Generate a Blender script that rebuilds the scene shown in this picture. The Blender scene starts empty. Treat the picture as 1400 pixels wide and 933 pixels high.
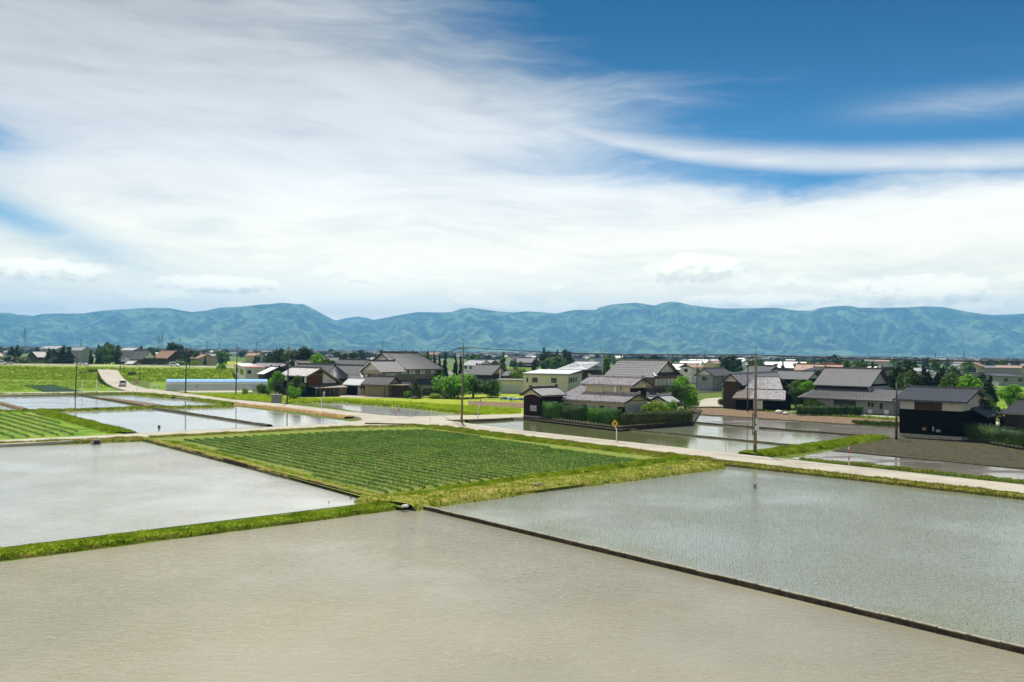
import bpy, bmesh, math, random
import numpy as np
from mathutils import Vector, Matrix
R = math.radians
random.seed(7)
S = bpy.context.scene
COL = S.collection

# ------------------------------------------------------------------ camera
CH = 11.5                 # the camera stands on a railway viaduct
FPX = 1206.0              # focal length for a frame 1400 wide
CM = Matrix.Translation((0, 0, CH)) @ Matrix.Rotation(R(90.655), 4, 'X') @ Matrix.Rotation(R(0.676), 4, 'Z')
cd = bpy.data.cameras.new('camera'); cam = bpy.data.objects.new('camera', cd); COL.objects.link(cam)
cam.matrix_world = CM
cd.sensor_width = 36; cd.lens = FPX * 36 / 1400
cd.clip_start = 0.5; cd.clip_end = 60000
S.camera = cam
CR = CM.to_3x3()

def at(px, py, z=0.0):
    d = CR @ Vector(((px - 700) / FPX, -(py - 466.5) / FPX, -1))
    t = (z - CH) / d.z
    return Vector((d.x * t, d.y * t, z))
def col_at(px, D, z=0.0):          # the ground point on an image column at depth D
    x = (px - 700) / FPX * D
    return Vector((x, D, z))
def proj(p):
    q = CM.inverted() @ Vector(p)
    return (700 + FPX * q.x / -q.z, 466.5 - FPX * q.y / -q.z)
def zat(P, py):                    # height over ground point P that shows at image row py
    lo, hi = -20.0, 900.0
    for _ in range(50):
        m = (lo + hi) / 2
        if proj((P.x, P.y, m))[1] > py: lo = m
        else: hi = m
    return lo

# ------------------------------------------------------------------ world, sun, exposure
SUN_EL, SUN_AZ = 58.0, -6.0
W = bpy.data.worlds.new('World'); S.world = W; W.use_nodes = True
nt = W.node_tree; nt.nodes.clear()
class NG:
    def __init__(s, nt): s.nt = nt
    def n(s, t, **k):
        o = s.nt.nodes.new(t)
        for a, b in k.items(): setattr(o, a, b)
        return o
    def put(s, sock, v):
        if hasattr(v, 'is_output') or isinstance(v, bpy.types.NodeSocket): s.nt.links.new(v, sock)
        else: sock.default_value = v
    def m(s, op, a, b=0.0, c=0.0, clamp=False):
        o = s.n('ShaderNodeMath', operation=op, use_clamp=clamp)
        s.put(o.inputs[0], a); s.put(o.inputs[1], b)
        if op in ('MULTIPLY_ADD',): s.put(o.inputs[2], c)
        return o.outputs[0]
    def add(s, a, b): return s.m('ADD', a, b)
    def sub(s, a, b): return s.m('SUBTRACT', a, b)
    def mul(s, a, b): return s.m('MULTIPLY', a, b)
    def ss(s, v, lo, hi, olo=0.0, ohi=1.0):
        o = s.n('ShaderNodeMapRange', interpolation_type='SMOOTHSTEP')
        s.put(o.inputs[0], v)
        for i, x in zip((1, 2, 3, 4), (lo, hi, olo, ohi)): s.put(o.inputs[i], x)
        return o.outputs[0]
    def gauss(s, v, c, w):         # exp(-((v-c)/w)^2)
        t = s.m('DIVIDE', s.sub(v, c), w)
        return s.m('EXPONENT', s.mul(s.mul(t, t), -1.0))
    def vec(s, x, y, z=0.0):
        o = s.n('ShaderNodeCombineXYZ'); s.put(o.inputs[0], x); s.put(o.inputs[1], y); s.put(o.inputs[2], z); return o.outputs[0]
    def noise(s, v, scale=1.0, det=4.0, rough=0.5, dist=0.0, out=0):
        o = s.n('ShaderNodeTexNoise'); s.put(o.inputs['Vector'], v); s.put(o.inputs['Scale'], scale)
        s.put(o.inputs['Detail'], det); s.put(o.inputs['Roughness'], rough); s.put(o.inputs['Distortion'], dist)
        return o.outputs[out]
    def mix(s, f, a, b, bt='MIX'):
        o = s.n('ShaderNodeMix', data_type='RGBA', blend_type=bt)
        s.put(o.inputs['Factor'], f)
        for nm, v in (('A', a), ('B', b)):
            sk = [i for i in o.inputs if i.name == nm and i.type == 'RGBA'][0]
            if isinstance(v, (tuple, list)) and len(v) == 3: v = (*v, 1)
            s.put(sk, v)
        return [q for q in o.outputs if q.type == 'RGBA'][0]
g = NG(nt)
tc = g.n('ShaderNodeTexCoord').outputs['Generated']
sp = g.n('ShaderNodeSeparateXYZ'); nt.links.new(tc, sp.inputs[0])
az = g.mul(g.m('ARCTAN2', sp.outputs[0], sp.outputs[1]), 57.2958)
el = g.mul(g.m('ARCSINE', sp.outputs[2]), 57.2958)
sky = g.n('ShaderNodeTexSky', sky_type='NISHITA', sun_disc=False, sun_elevation=R(SUN_EL), sun_rotation=R(SUN_AZ),
          altitude=50, air_density=1.0, dust_density=0.4, ozone_density=2.5)
hs = g.n('ShaderNodeHueSaturation'); hs.inputs['Saturation'].default_value = 1.25; hs.inputs['Value'].default_value = 0.8
nt.links.new(sky.outputs[0], hs.inputs['Color'])
blue = g.mix(1.0, hs.outputs[0], (0.0, 0.31, 0.44), 'MULTIPLY')
blue = g.mix(g.ss(el, 22.0, 7.0), blue, g.mix(1.0, hs.outputs[0], (0.30, 0.72, 0.90), 'MULTIPLY'))
warp = g.noise(g.vec(g.mul(az, .05), g.mul(el, .12)), 1.0, 3)
warp = g.sub(warp, 0.5)
elw = g.add(el, g.mul(warp, 5.0))
elw2 = g.add(el, g.mul(g.sub(g.noise(g.vec(g.mul(az, .12), g.mul(el, .25), 4.4), 1.0, 5, .6), .5), 4.0))
n1 = g.noise(g.vec(g.mul(az, .035), g.mul(elw, .30), 3.1), 1.0, 6, .58, .4)        # long drawn bands
n2 = g.noise(g.vec(g.mul(az, .16), g.mul(g.add(elw, g.mul(az, .06)), .9), 8.0), 1.0, 7, .62, .6)   # fibres
n3 = g.noise(g.vec(g.mul(az, .22), g.mul(el, .55), 1.0), 1.0, 8, .6, .2)              # billows
clear_r = g.mul(g.ss(g.add(az, g.mul(el, .75)), 2.0, 31.0), g.ss(g.add(elw2, g.mul(az, .03)), 9.6, 12.0))
veil = g.add(g.sub(1.07, g.mul(clear_r, 1.12)), g.mul(g.sub(n1, .5), .9))
veil = g.add(veil, g.mul(g.sub(n2, .5), .62))
veil = g.sub(veil, g.mul(g.ss(el, 15.5, 23.0), g.mul(g.ss(az, -30.0, -2.0), .62)))     # thinner high up
gap = g.mul(g.gauss(az, -31.0, 6.5), g.gauss(g.add(el, g.mul(g.add(az, 30.0), .33)), 7.4, 1.0))
gap2 = g.mul(g.gauss(az, -33.0, 4.0), g.gauss(el, 11.5, 1.6))
veil = g.sub(veil, g.mul(g.add(g.mul(gap, 1.0), g.mul(gap2, .7)), g.ss(n2, .25, .6)))
els = g.add(10.5, g.mul(4.9, g.m('EXPONENT', g.mul(az, -1 / 13.0))))
ds = g.sub(g.add(el, g.mul(warp, .6)), els)
streak = g.add(g.mul(g.ss(ds, -1.0, .0), g.ss(ds, 1.5, -.15)), 0.0)
streak = g.mul(g.mul(streak, g.ss(az, -6.0, 6.0)), g.add(.62, g.mul(n2, .62)))
wisp = g.mul(g.mul(g.gauss(g.add(el, g.mul(warp, 1.2)), 14.3, .8), g.ss(az, 17.0, 27.0)), g.mul(n2, .6))
veil = g.m('MAXIMUM', veil, g.mul(g.ss(veil, -.6, .1), 0.0))
cov = g.m('MAXIMUM', g.m('MAXIMUM', g.ss(veil, -.05, 1.15), g.mul(streak, .95)), wisp)
low = g.ss(elw2, 11.2, 9.2)
cov = g.m('MAXIMUM', cov, g.mul(low, g.ss(g.add(n1, g.mul(n2, .7)), .48, .98, .55, 1.0)))
gapc = g.mul(g.add(gap, g.mul(gap2, .8)), g.ss(n2, .3, .6))
cov = g.mul(cov, g.sub(1.0, g.mul(gapc, .8)))
# cumulus low over the hills
cum = g.mul(g.ss(el, 6.6, 4.4), g.ss(n3, .52, .60))
PF = []
def puff(a0, e0, wa, we):
    d = g.add(g.m('POWER', g.m('ABSOLUTE', g.m('DIVIDE', g.sub(az, a0), wa)), 2.0),
              g.m('POWER', g.m('ABSOLUTE', g.m('DIVIDE', g.sub(el, e0), we)), 2.0))
    nn = g.noise(g.vec(g.mul(az, .9), g.mul(el, 1.5), a0), 1.0, 5, .6)
    sh = g.ss(g.add(el, g.mul(g.sub(nn, .5), we * 3.0)), e0 - we * .9, e0 + we * .2)
    PF.append((g.ss(g.sub(g.add(d, g.mul(nn, 2.2)), 1.1), 1.1, .45), sh)); return PF[-1][0]
pf = puff(11.8, 5.35, 3.4, .95)
pf = g.m('MAXIMUM', pf, puff(24.5, 3.85, 5.2, 1.0))
pf = g.m('MAXIMUM', pf, puff(15.5, 3.3, 5.0, .5))
pf = g.m('MAXIMUM', pf, puff(-28.0, 4.3, 4.0, .7))
pf = g.m('MAXIMUM', pf, puff(-18.5, 3.9, 4.0, .6))
cum = g.m('MAXIMUM', g.mul(cum, .6), pf)
shade = g.ss(g.sub(n3, g.mul(g.sub(g.noise(g.vec(g.mul(az, .22), g.mul(g.add(el, .5), .55), 1.0), 1.0, 8, .6, .2), .5), 1.0)), .42, .56)
cb = g.add(g.ss(el, 7.0, 22.0, 9.0, 4.7), g.add(g.mul(g.sub(n1, .5), 3.6), g.mul(g.sub(n2, .5), 1.6)))
cb = g.mul(cb, g.ss(az, -40.0, -12.0, .90, 1.0))
cloudc = g.mix(g.ss(el, 6.0, 22.0), (1.0, 1.0, .98), (.97, .99, .98))
cloudc = g.mix(1.0, cloudc, g.vec(cb, cb, cb), 'MULTIPLY')
cumc = g.mix(shade, (6.6, 7.0, 7.0), (10.6, 10.5, 10.2))
cloudc = g.mix(g.mul(cum, .85), cloudc, cumc)
for a_, b_ in PF: cloudc = g.mix(g.mul(a_, .9), cloudc, g.mix(b_, (6.9, 7.2, 7.2), (10.6, 10.5, 10.3)))
cov = g.m('MAXIMUM', cov, g.mul(cum, .9))
lowf = g.ss(el, 13.0, 3.0)
cloudc = g.mix(1.0, cloudc, g.mix(lowf, (1.0, 1.0, 1.0), (1.5, 1.35, 1.02)), 'MULTIPLY')
skyc = g.mix(cov, blue, cloudc)
below = g.ss(el, -1.5, -.2)
skyc = g.mix(below, (2.0, 2.4, 2.2), skyc)
bg = g.n('ShaderNodeBackground'); bg.inputs[1].default_value = 0.1
nt.links.new(skyc, bg.inputs[0])
wo = g.n('ShaderNodeOutputWorld'); nt.links.new(bg.outputs[0], wo.inputs[0])

sl = bpy.data.lights.new('sun', 'SUN'); sl.energy = 4.8; sl.angle = R(.6); sl.color = (1, .955, .88)
so = bpy.data.objects.new('sun', sl); COL.objects.link(so)
sdir = Vector((math.sin(R(SUN_AZ)) * math.cos(R(SUN_EL)), math.cos(R(SUN_AZ)) * math.cos(R(SUN_EL)), math.sin(R(SUN_EL))))
so.rotation_euler = sdir.to_track_quat('Z', 'Y').to_euler(); so.location = (0, 0, 300)
S.view_settings.view_transform = 'Standard'; S.view_settings.look = 'None'
S.view_settings.exposure = 0.27; S.view_settings.gamma = 1.0; S.view_settings.use_curve_mapping = False
S.render.engine = 'CYCLES'
S.cycles.use_denoising = True
S.cycles.max_bounces = 6; S.cycles.diffuse_bounces = 3; S.cycles.glossy_bounces = 3; S.cycles.volume_bounces = 1
S.cycles.transparent_max_bounces = 4; S.cycles.caustics_reflective = False; S.cycles.caustics_refractive = False
S.cycles.sample_clamp_indirect = 6; S.cycles.sample_clamp_direct = 5

# ------------------------------------------------------------------ materials
MAT = {}
def material(name, cols, scale=1.0, rough=.85, spec=.3, bump=0.0, bscale=8.0, world=True, detail=5, stretch=(1, 1, 1), pos=None, trans=0.0, metal=0.0, bdist=.05):
    if name in MAT: return MAT[name]
    m = bpy.data.materials.new(name); m.use_nodes = True; nt = m.node_tree; nt.nodes.clear(); g = NG(nt)
    v = g.n('ShaderNodeNewGeometry').outputs['Position'] if world else g.n('ShaderNodeTexCoord').outputs['Object']
    if stretch != (1, 1, 1):
        mp = g.n('ShaderNodeMapping'); mp.inputs['Scale'].default_value = stretch; nt.links.new(v, mp.inputs[0]); v = mp.outputs[0]
    nz = g.noise(v, scale, detail, .6)
    cr = g.n('ShaderNodeValToRGB'); nt.links.new(nz, cr.inputs[0])
    el = cr.color_ramp.elements
    k = len(cols)
    ps = pos or ([.5] if k == 1 else [.32 + .36 * i / (k - 1) for i in range(k)])
    el[0].position = ps[0]; el[0].color = (*cols[0], 1)
    if k > 1:
        el[1].position = ps[1]; el[1].color = (*cols[1], 1)
        for i in range(2, k):
            e = el.new(ps[i]); e.color = (*cols[i], 1)
    else: el[1].color = (*cols[0], 1)
    b = g.n('ShaderNodeBsdfPrincipled'); nt.links.new(cr.outputs[0], b.inputs['Base Color'])
    b.inputs['Roughness'].default_value = rough; b.inputs['Specular IOR Level'].default_value = spec; b.inputs['Metallic'].default_value = metal
    if bump:
        bn = g.n('ShaderNodeBump'); bn.inputs['Strength'].default_value = bump; bn.inputs['Distance'].default_value = bdist
        nt.links.new(g.noise(v, bscale, 4, .6), bn.inputs['Height']); nt.links.new(bn.outputs[0], b.inputs['Normal'])
    o = g.n('ShaderNodeOutputMaterial')
    if trans:
        t = g.n('ShaderNodeBsdfTranslucent'); nt.links.new(cr.outputs[0], t.inputs[0])
        mx = g.n('ShaderNodeMixShader'); mx.inputs[0].default_value = trans
        nt.links.new(b.outputs[0], mx.inputs[1]); nt.links.new(t.outputs[0], mx.inputs[2]); nt.links.new(mx.outputs[0], o.inputs[0])
    else: nt.links.new(b.outputs[0], o.inputs[0])
    MAT[name] = m
    return m

def water(name, mud, ripple=.5, rough=.05, angle=35, mud2=None, mudscale=.05, mpos=(.4, .6), wet=None):
    m = bpy.data.materials.new(name); m.use_nodes = True; nt = m.node_tree; nt.nodes.clear(); g = NG(nt)
    P = g.n('ShaderNodeNewGeometry').outputs['Position']
    b = g.n('ShaderNodeBsdfPrincipled'); b.inputs['IOR'].default_value = 1.33; b.inputs['Specular IOR Level'].default_value = .5
    nz = g.noise(P, mudscale, 4, .55)
    f = g.ss(nz, mpos[0], mpos[1])
    nt.links.new(g.mix(f, mud, mud2 or tuple(c * .82 for c in mud)), b.inputs['Base Color'])
    mp = g.n('ShaderNodeMapping'); mp.inputs['Rotation'].default_value = (0, 0, R(angle)); mp.inputs['Scale'].default_value = (1.0, 3.1, 1.0)
    nt.links.new(P, mp.inputs[0])
    a = g.noise(mp.outputs[0], 1.9, 3, .6, .7)
    bb = g.noise(P, .07, 4, .55)
    bn = g.n('ShaderNodeBump'); bn.inputs['Distance'].default_value = .11
    nt.links.new(g.mul(g.ss(bb, .32, .68, .25, 1.25), ripple), bn.inputs['Strength']); nt.links.new(a, bn.inputs['Height'])
    nt.links.new(bn.outputs[0], b.inputs['Normal'])
    b.inputs['Roughness'].default_value = rough
    if wet:      # mud standing out of the water: (scale, lo, hi, colour, stretch)
        mp2 = g.n('ShaderNodeMapping'); mp2.inputs['Rotation'].default_value = (0, 0, R(-49)); mp2.inputs['Scale'].default_value = wet[4]
        nt.links.new(P, mp2.inputs[0])
        w = g.ss(g.noise(mp2.outputs[0], wet[0], 6, .62, .4), wet[1], wet[2])
        fine = g.noise(P, 3.0, 4, .6)
        b2 = g.n('ShaderNodeBsdfPrincipled'); nt.links.new(g.mix(fine, wet[3], tuple(c * 1.7 for c in wet[3])), b2.inputs['Base Color'])
        b2.inputs['Roughness'].default_value = .55
        bn2 = g.n('ShaderNodeBump'); bn2.inputs['Distance'].default_value = .08; bn2.inputs['Strength'].default_value = .8
        nt.links.new(fine, bn2.inputs['Height']); nt.links.new(bn2.outputs[0], b2.inputs['Normal'])
        mx = g.n('ShaderNodeMixShader'); nt.links.new(w, mx.inputs[0]); nt.links.new(b.outputs[0], mx.inputs[1]); nt.links.new(b2.outputs[0], mx.inputs[2])
        out = mx.outputs[0]
    else: out = b.outputs[0]
    o = g.n('ShaderNodeOutputMaterial'); nt.links.new(out, o.inputs[0])
    return m

G_BRIGHT = material('grass_bright', [(.12, .19, .006), (.2, .3, .008), (.30, .37, .02)], .8, .9, .15, .5, 5)
L_BRIGHT = material('blade_bright', [(.14, .22, .006), (.23, .33, .01), (.38, .43, .03)], .8, .8, .2, trans=.5)
L_DRY = material('blade_dry', [(.17, .27, .012), (.30, .36, .03), (.46, .41, .11)], .9, .9, .1, trans=.5)
L_BANK = material('blade_bank', [(.13, .2, .01), (.24, .28, .02), (.34, .27, .07)], 1.0, .9, .1, trans=.5)
L_YEL = material('blade_yellow', [(.22, .34, .01), (.40, .52, .02), (.5, .55, .05)], .4, .8, .2, trans=.5)
G_MID = material('grass_mid', [(.05, .09, .01), (.09, .16, .015), (.14, .2, .03)], .35, .9, .15, .5, 5)
G_DRY = material('grass_dry', [(.15, .2, .02), (.27, .27, .045), (.38, .32, .1)], .9, .95, .1, .6, 6)
G_BANK = material('grass_bank', [(.10, .15, .012), (.2, .22, .02), (.27, .22, .06), (.15, .09, .04)], 1.1, .95, .1, .7, 5)
G_FIELD = material('field_green', [(.06, .14, .008), (.11, .23, .01), (.2, .3, .018), (.26, .28, .04)], .22, .9, .1, .6, 3)
G_YEL = material('field_yellow_green', [(.18, .27, .012), (.32, .38, .025), (.28, .33, .05)], .3, .9, .1, .5, 3)
SOIL = material('soil', [(.13, .085, .05), (.2, .14, .085), (.27, .2, .12)], 1.2, .95, .1, .8, 4)
SOILD = material('soil_dark', [(.025, .021, .01), (.052, .046, .018), (.085, .078, .03)], 1.5, .9, .2, .9, 4)
SOILO = material('soil_dry_straw', [(.2, .12, .04), (.33, .21, .08), (.42, .3, .13)], 1.5, .95, .1, .8, 5)
SOILC = material('soil_crop', [(.11, .19, .015), (.19, .24, .035), (.26, .22, .08)], .7, .95, .1, .6, 5)
ROAD = material('road_concrete', [(.33, .30, .23), (.42, .38, .30), (.46, .42, .335), (.50, .46, .37)], .22, .9, .2, .25, 14)
PATH = material('path_concrete', [(.37, .34, .25), (.44, .41, .31), (.48, .45, .35)], .5, .9, .2, .3, 10)
CONC = material('concrete_grey', [(.2, .2, .18), (.3, .29, .26), (.38, .36, .3)], 2.0, .9, .2, .4, 12)
CONCD = material('concrete_dark', [(.03, .026, .02), (.055, .045, .032), (.09, .075, .055)], 2.2, .9, .2, .6, 8)  # dark brown-grey concrete, tone varied by noise
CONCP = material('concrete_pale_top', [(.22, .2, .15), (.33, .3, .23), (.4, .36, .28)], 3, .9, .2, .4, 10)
LEAF = {
 'dark': material('leaf_dark', [(.012, .03, .01), (.025, .055, .014), (.05, .085, .02)], .5, .7, .25, trans=.2),
 'cedar': material('leaf_cedar', [(.01, .026, .013), (.02, .045, .018), (.035, .065, .022)], .4, .75, .2, trans=.15),
 'mid': material('leaf_mid', [(.035, .09, .012), (.075, .16, .018), (.13, .23, .03)], .6, .65, .3, trans=.3),
 'bright': material('leaf_bright', [(.09, .24, .006), (.17, .40, .012), (.28, .52, .02)], .7, .6, .3, trans=.5),
 'lime': material('leaf_lime', [(.13, .22, .008), (.22, .34, .015), (.32, .42, .03)], .8, .6, .3, trans=.4),
 'hedge': material('leaf_hedge', [(.02, .05, .008), (.04, .09, .012), (.07, .14, .02)], .6, .65, .25, trans=.2),
 'hedge_bright': material('leaf_hedge_bright', [(.03, .10, .008), (.06, .18, .012), (.11, .25, .02)], .6, .65, .3, trans=.3),
 'hedge_olive': material('leaf_hedge_olive', [(.04, .06, .012), (.075, .1, .018), (.12, .14, .03)], .6, .65, .3, trans=.25),
 'olive': material('leaf_olive', [(.05, .075, .02), (.09, .12, .03), (.14, .16, .05)], .7, .65, .3, trans=.3),
 'red': material('flower_red', [(.06, .05, .02), (.3, .03, .07), (.45, .08, .15)], 2, .6, .3, trans=.2),
}
BARK = material('bark', [(.06, .045, .03), (.12, .09, .06)], 3, .9, .2, .6, 12)

# ------------------------------------------------------------------ object helpers
def tag(o, label=None, cat=None, group=None, kind=None):
    if label: o['label'] = label
    if cat: o['category'] = cat
    if group: o['group'] = group
    if kind: o['kind'] = kind
    return o
def empty(name, loc, rz=0.0, label=None, cat=None, group=None):
    o = bpy.data.objects.new(name, None); COL.objects.link(o); o.location = loc; o.rotation_euler = (0, 0, rz)
    o.empty_display_size = .3
    return tag(o, label, cat, group)
def copy_tree(o, parent=None):
    c = o.copy(); COL.objects.link(c)
    if parent: c.parent = parent
    for ch in [q for q in o.children]: copy_tree(ch, c)
    return c
ONES = ['', 'first', 'second', 'third', 'fourth', 'fifth', 'sixth', 'seventh', 'eighth', 'ninth', 'tenth', 'eleventh', 'twelfth', 'thirteenth', 'fourteenth', 'fifteenth', 'sixteenth', 'seventeenth', 'eighteenth', 'nineteenth']
TENS = {2: 'twent', 3: 'thirt', 4: 'fort', 5: 'fift'}
def ordinal(n):
    if n < 20: return ONES[n]
    return TENS[n // 10] + ('ieth' if n % 10 == 0 else 'y-' + ONES[n % 10])
class MB:
    def __init__(s): s.v = []; s.f = []; s.mi = []; s.m = 0
    def add(s, vs, fs):
        k = len(s.v); s.v += [tuple(q) for q in vs]
        for f in fs: s.f.append([k + i for i in f]); s.mi.append(s.m)
    def box(s, x0, x1, y0, y1, z0, z1):
        s.add([(x0, y0, z0), (x1, y0, z0), (x1, y1, z0), (x0, y1, z0), (x0, y0, z1), (x1, y0, z1), (x1, y1, z1), (x0, y1, z1)],
              [(0, 3, 2, 1), (4, 5, 6, 7), (0, 1, 5, 4), (1, 2, 6, 5), (2, 3, 7, 6), (3, 0, 4, 7)])
    def slab(s, P, th):            # polygon top with thickness straight down
        n = len(P); lo = [(p[0], p[1], p[2] - th) for p in P]
        s.add(list(P) + lo, [tuple(range(n)), tuple(reversed(range(n, 2 * n)))] + [(i, i + n, (i + 1) % n + n, (i + 1) % n) for i in range(n)])
    def tube(s, a, b, r0, r1=None, n=8, cap=True):
        a = Vector(a); b = Vector(b); r1 = r0 if r1 is None else r1
        d = (b - a).normalized(); u = d.orthogonal().normalized(); w = d.cross(u)
        vs = []
        for p, r in ((a, r0), (b, r1)):
            for i in range(n):
                t = 2 * math.pi * i / n; vs.append(p + (u * math.cos(t) + w * math.sin(t)) * r)
        fs = [(i, (i + 1) % n, n + (i + 1) % n, n + i) for i in range(n)]
        if cap: fs += [tuple(reversed(range(n))), tuple(range(n, 2 * n))]
        s.add(vs, fs)
    def path(s, pts, r, n=5):
        for a, b in zip(pts, pts[1:]): s.tube(a, b, r, r, n, False)
    def build(s, name, mats, parent=None, smooth=False):
        me = bpy.data.meshes.new(name); me.from_pydata(s.v, [], s.f)
        if not isinstance(mats, (list, tuple)): mats = [mats]
        for m in mats: me.materials.append(m)
        if len(mats) > 1:
            for p, i in zip(me.polygons, s.mi): p.material_index = i
        if smooth: me.polygons.foreach_set('use_smooth', [True] * len(me.polygons))
        o = bpy.data.objects.new(name, me); COL.objects.link(o)
        if parent: o.parent = parent
        return o
def np_mesh(name, V, F, mat):      # V (n,3), F (m,k)
    me = bpy.data.meshes.new(name); k = F.shape[1]
    me.vertices.add(len(V)); me.vertices.foreach_set('co', V.astype(np.float32).ravel())
    me.loops.add(F.size); me.loops.foreach_set('vertex_index', F.astype(np.int32).ravel())
    me.polygons.add(len(F)); me.polygons.foreach_set('loop_start', np.arange(0, F.size, k, dtype=np.int32))
    me.polygons.foreach_set('loop_total', np.full(len(F), k, dtype=np.int32))
    me.update(calc_edges=True); me.materials.append(mat)
    return me
def obj(name, me, parent=None, loc=None):
    o = bpy.data.objects.new(name, me); COL.objects.link(o)
    if parent: o.parent = parent
    if loc is not None: o.location = loc
    return o
def sheet(name, pts, z, mat, th=None):
    P = [at(p[0], p[1], z) for p in pts]
    mb = MB()
    if th: mb.slab(P, th)
    else: mb.add(P, [tuple(range(len(P)))])
    o = mb.build(name, mat)
    bm = bmesh.new(); bm.from_mesh(o.data); bmesh.ops.triangulate(bm, faces=[f for f in bm.faces if len(f.verts) > 4])
    if not th:
        for f in bm.faces:
            f.normal_update()
            if f.normal.z < 0: f.normal_flip()
    bmesh.ops.recalc_face_normals(bm, faces=bm.faces) if th else None
    bm.to_mesh(o.data); bm.free()
    return tag(o, kind='structure')

def lerp(a, b, t): return a + (b - a) * t
def resample(P, step):
    out = [P[0]]
    for a, b in zip(P, P[1:]):
        n = max(1, int((b - a).length / step))
        for i in range(1, n + 1): out.append(a.lerp(b, i / n))
    return out
def strip(name, left, right, mat, th=.4, step=3.0):    # a road from two rows of (px, py, z)
    n = len(left); mb = MB()
    L = [at(*p) for p in left]; Rr = [at(*p) for p in right]
    vs = []; 
    LL = []; RR = []
    for i in range(n - 1):
        k = max(1, int((L[i + 1] - L[i]).length / step))
        for j in range(k): LL.append(L[i].lerp(L[i + 1], j / k)); RR.append(Rr[i].lerp(Rr[i + 1], j / k))
    LL.append(L[-1]); RR.append(Rr[-1])
    for a, b in zip(LL, RR):
        d = (b - a).normalized() if (b - a).length else Vector((1, 0, 0))
        dz = Vector((0, 0, th))
        o = d * (th * .5); o.z = 0
        vs += [a - o - dz, a, b, b + o - dz]
    fs = []
    for i in range(len(LL) - 1):
        for j in range(3): fs.append((4 * i + j, 4 * i + j + 1, 4 * i + 5 + j, 4 * i + 4 + j))
    mb.add(vs, fs)
    o = mb.build(name, mat)
    bm = bmesh.new(); bm.from_mesh(o.data); bmesh.ops.recalc_face_normals(bm, faces=bm.faces)
    if sum(f.normal.z for f in bm.faces) < 0: bmesh.ops.reverse_faces(bm, faces=bm.faces)
    bm.to_mesh(o.data); bm.free()
    return tag(o, kind='structure')
def dike(name, pxs, w, h, mat, base=0.0, jit=.06, side=.25, step=.5, worldpts=None, zpix=0.0, step_far=True, side_mat=None):
    P = worldpts or [at(p[0], p[1], zpix) for p in pxs]
    if step_far: step = max(step, sum(p.y for p in P) / len(P) / 120)
    Q = resample([Vector((p.x, p.y, 0)) for p in P], step)
    rnd = random.Random(len(Q) * 13 + int(abs(P[0].x)))
    prof = [(-.5 * w - side, -.05), (-.5 * w - side * .45, h * .55), (-.5 * w, h * .93), (-.18 * w, h), (.2 * w, h), (.5 * w, h * .93), (.5 * w + side * .45, h * .55), (.5 * w + side, -.05)]
    vs = []; fs = []; m = len(prof); mi = []
    wob = 0
    for i, q in enumerate(Q):
        a = Q[max(0, i - 1)]; b = Q[min(len(Q) - 1, i + 1)]
        d = (b - a).normalized(); nrm = Vector((d.y, -d.x, 0))
        wob = wob * .85 + rnd.uniform(-jit, jit)
        for k, (x, z) in enumerate(prof):
            jx = rnd.uniform(-jit, jit); jz = rnd.uniform(-jit, jit) * (.9 if 0 < k < m - 1 else 0)
            p = q + nrm * (x + jx + wob)
            vs.append((p.x, p.y, base + z + jz))
    for i in range(len(Q) - 1):
        for k in range(m - 1):
            fs.append((m * i + k, m * i + k + 1, m * (i + 1) + k + 1, m * (i + 1) + k)); mi.append(1 if side_mat and k in (0, m - 2) else 0)
    mb = MB(); mb.add(vs, fs); mb.mi = mi
    o = mb.build(name, [mat, side_mat] if side_mat else mat, smooth=True)
    bm = bmesh.new(); bm.from_mesh(o.data)
    bmesh.ops.recalc_face_normals(bm, faces=bm.faces)
    if sum(f.normal.z for f in bm.faces) < 0: bmesh.ops.reverse_faces(bm, faces=bm.faces)
    bm.to_mesh(o.data); bm.free()
    return tag(o, kind='structure')
rng = np.random.default_rng(5)
def tris_of(o):
    me = o.data; me.calc_loop_triangles()
    V = np.zeros(len(me.vertices) * 3); me.vertices.foreach_get('co', V); V = V.reshape(-1, 3)
    T = np.zeros(len(me.loop_triangles) * 3, dtype=np.int32); me.loop_triangles.foreach_get('vertices', T)
    return V[T.reshape(-1, 3)]
def tufts(name, src, dens, h, mat, label=None, spread=.12, nb=4, bw=.03, clump=.35, keep=None, cat=None, maxn=60000, lod=90.0):
    T = np.concatenate([tris_of(o) for o in src])
    nn = np.cross(T[:, 1] - T[:, 0], T[:, 2] - T[:, 0]); A = np.linalg.norm(nn, axis=1) / 2
    up = np.abs(nn[:, 2]) / (2 * A + 1e-9) > .25
    cen = T.mean(1); dist = np.linalg.norm(cen[:, :2], axis=1)
    wgt = A * up * np.clip((lod / np.maximum(dist, 1)) ** 1.2, .05, 1)
    n = int(min(maxn, wgt.sum() * dens))
    idx = rng.choice(len(T), n, p=wgt / wgt.sum())
    u = rng.random((n, 2)); fl = u.sum(1) > 1; u[fl] = 1 - u[fl]
    P = T[idx, 0] + u[:, :1] * (T[idx, 1] - T[idx, 0]) + u[:, 1:] * (T[idx, 2] - T[idx, 0])
    if keep is not None: P = P[keep(P)]; n = len(P)
    ph = np.sin(P[:, 0] * 1.7 + np.sin(P[:, 1] * 1.1) * 2) * np.sin(P[:, 1] * 1.9 + 1.3)
    hh = h * (1 + clump * ph) * rng.uniform(.6, 1.3, n)
    sc = np.clip(np.linalg.norm(P[:, :2], axis=1) / lod, 1, 3)
    return blades(name, P, hh, mat, label, spread * sc, nb, bw * sc, cat)
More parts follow.
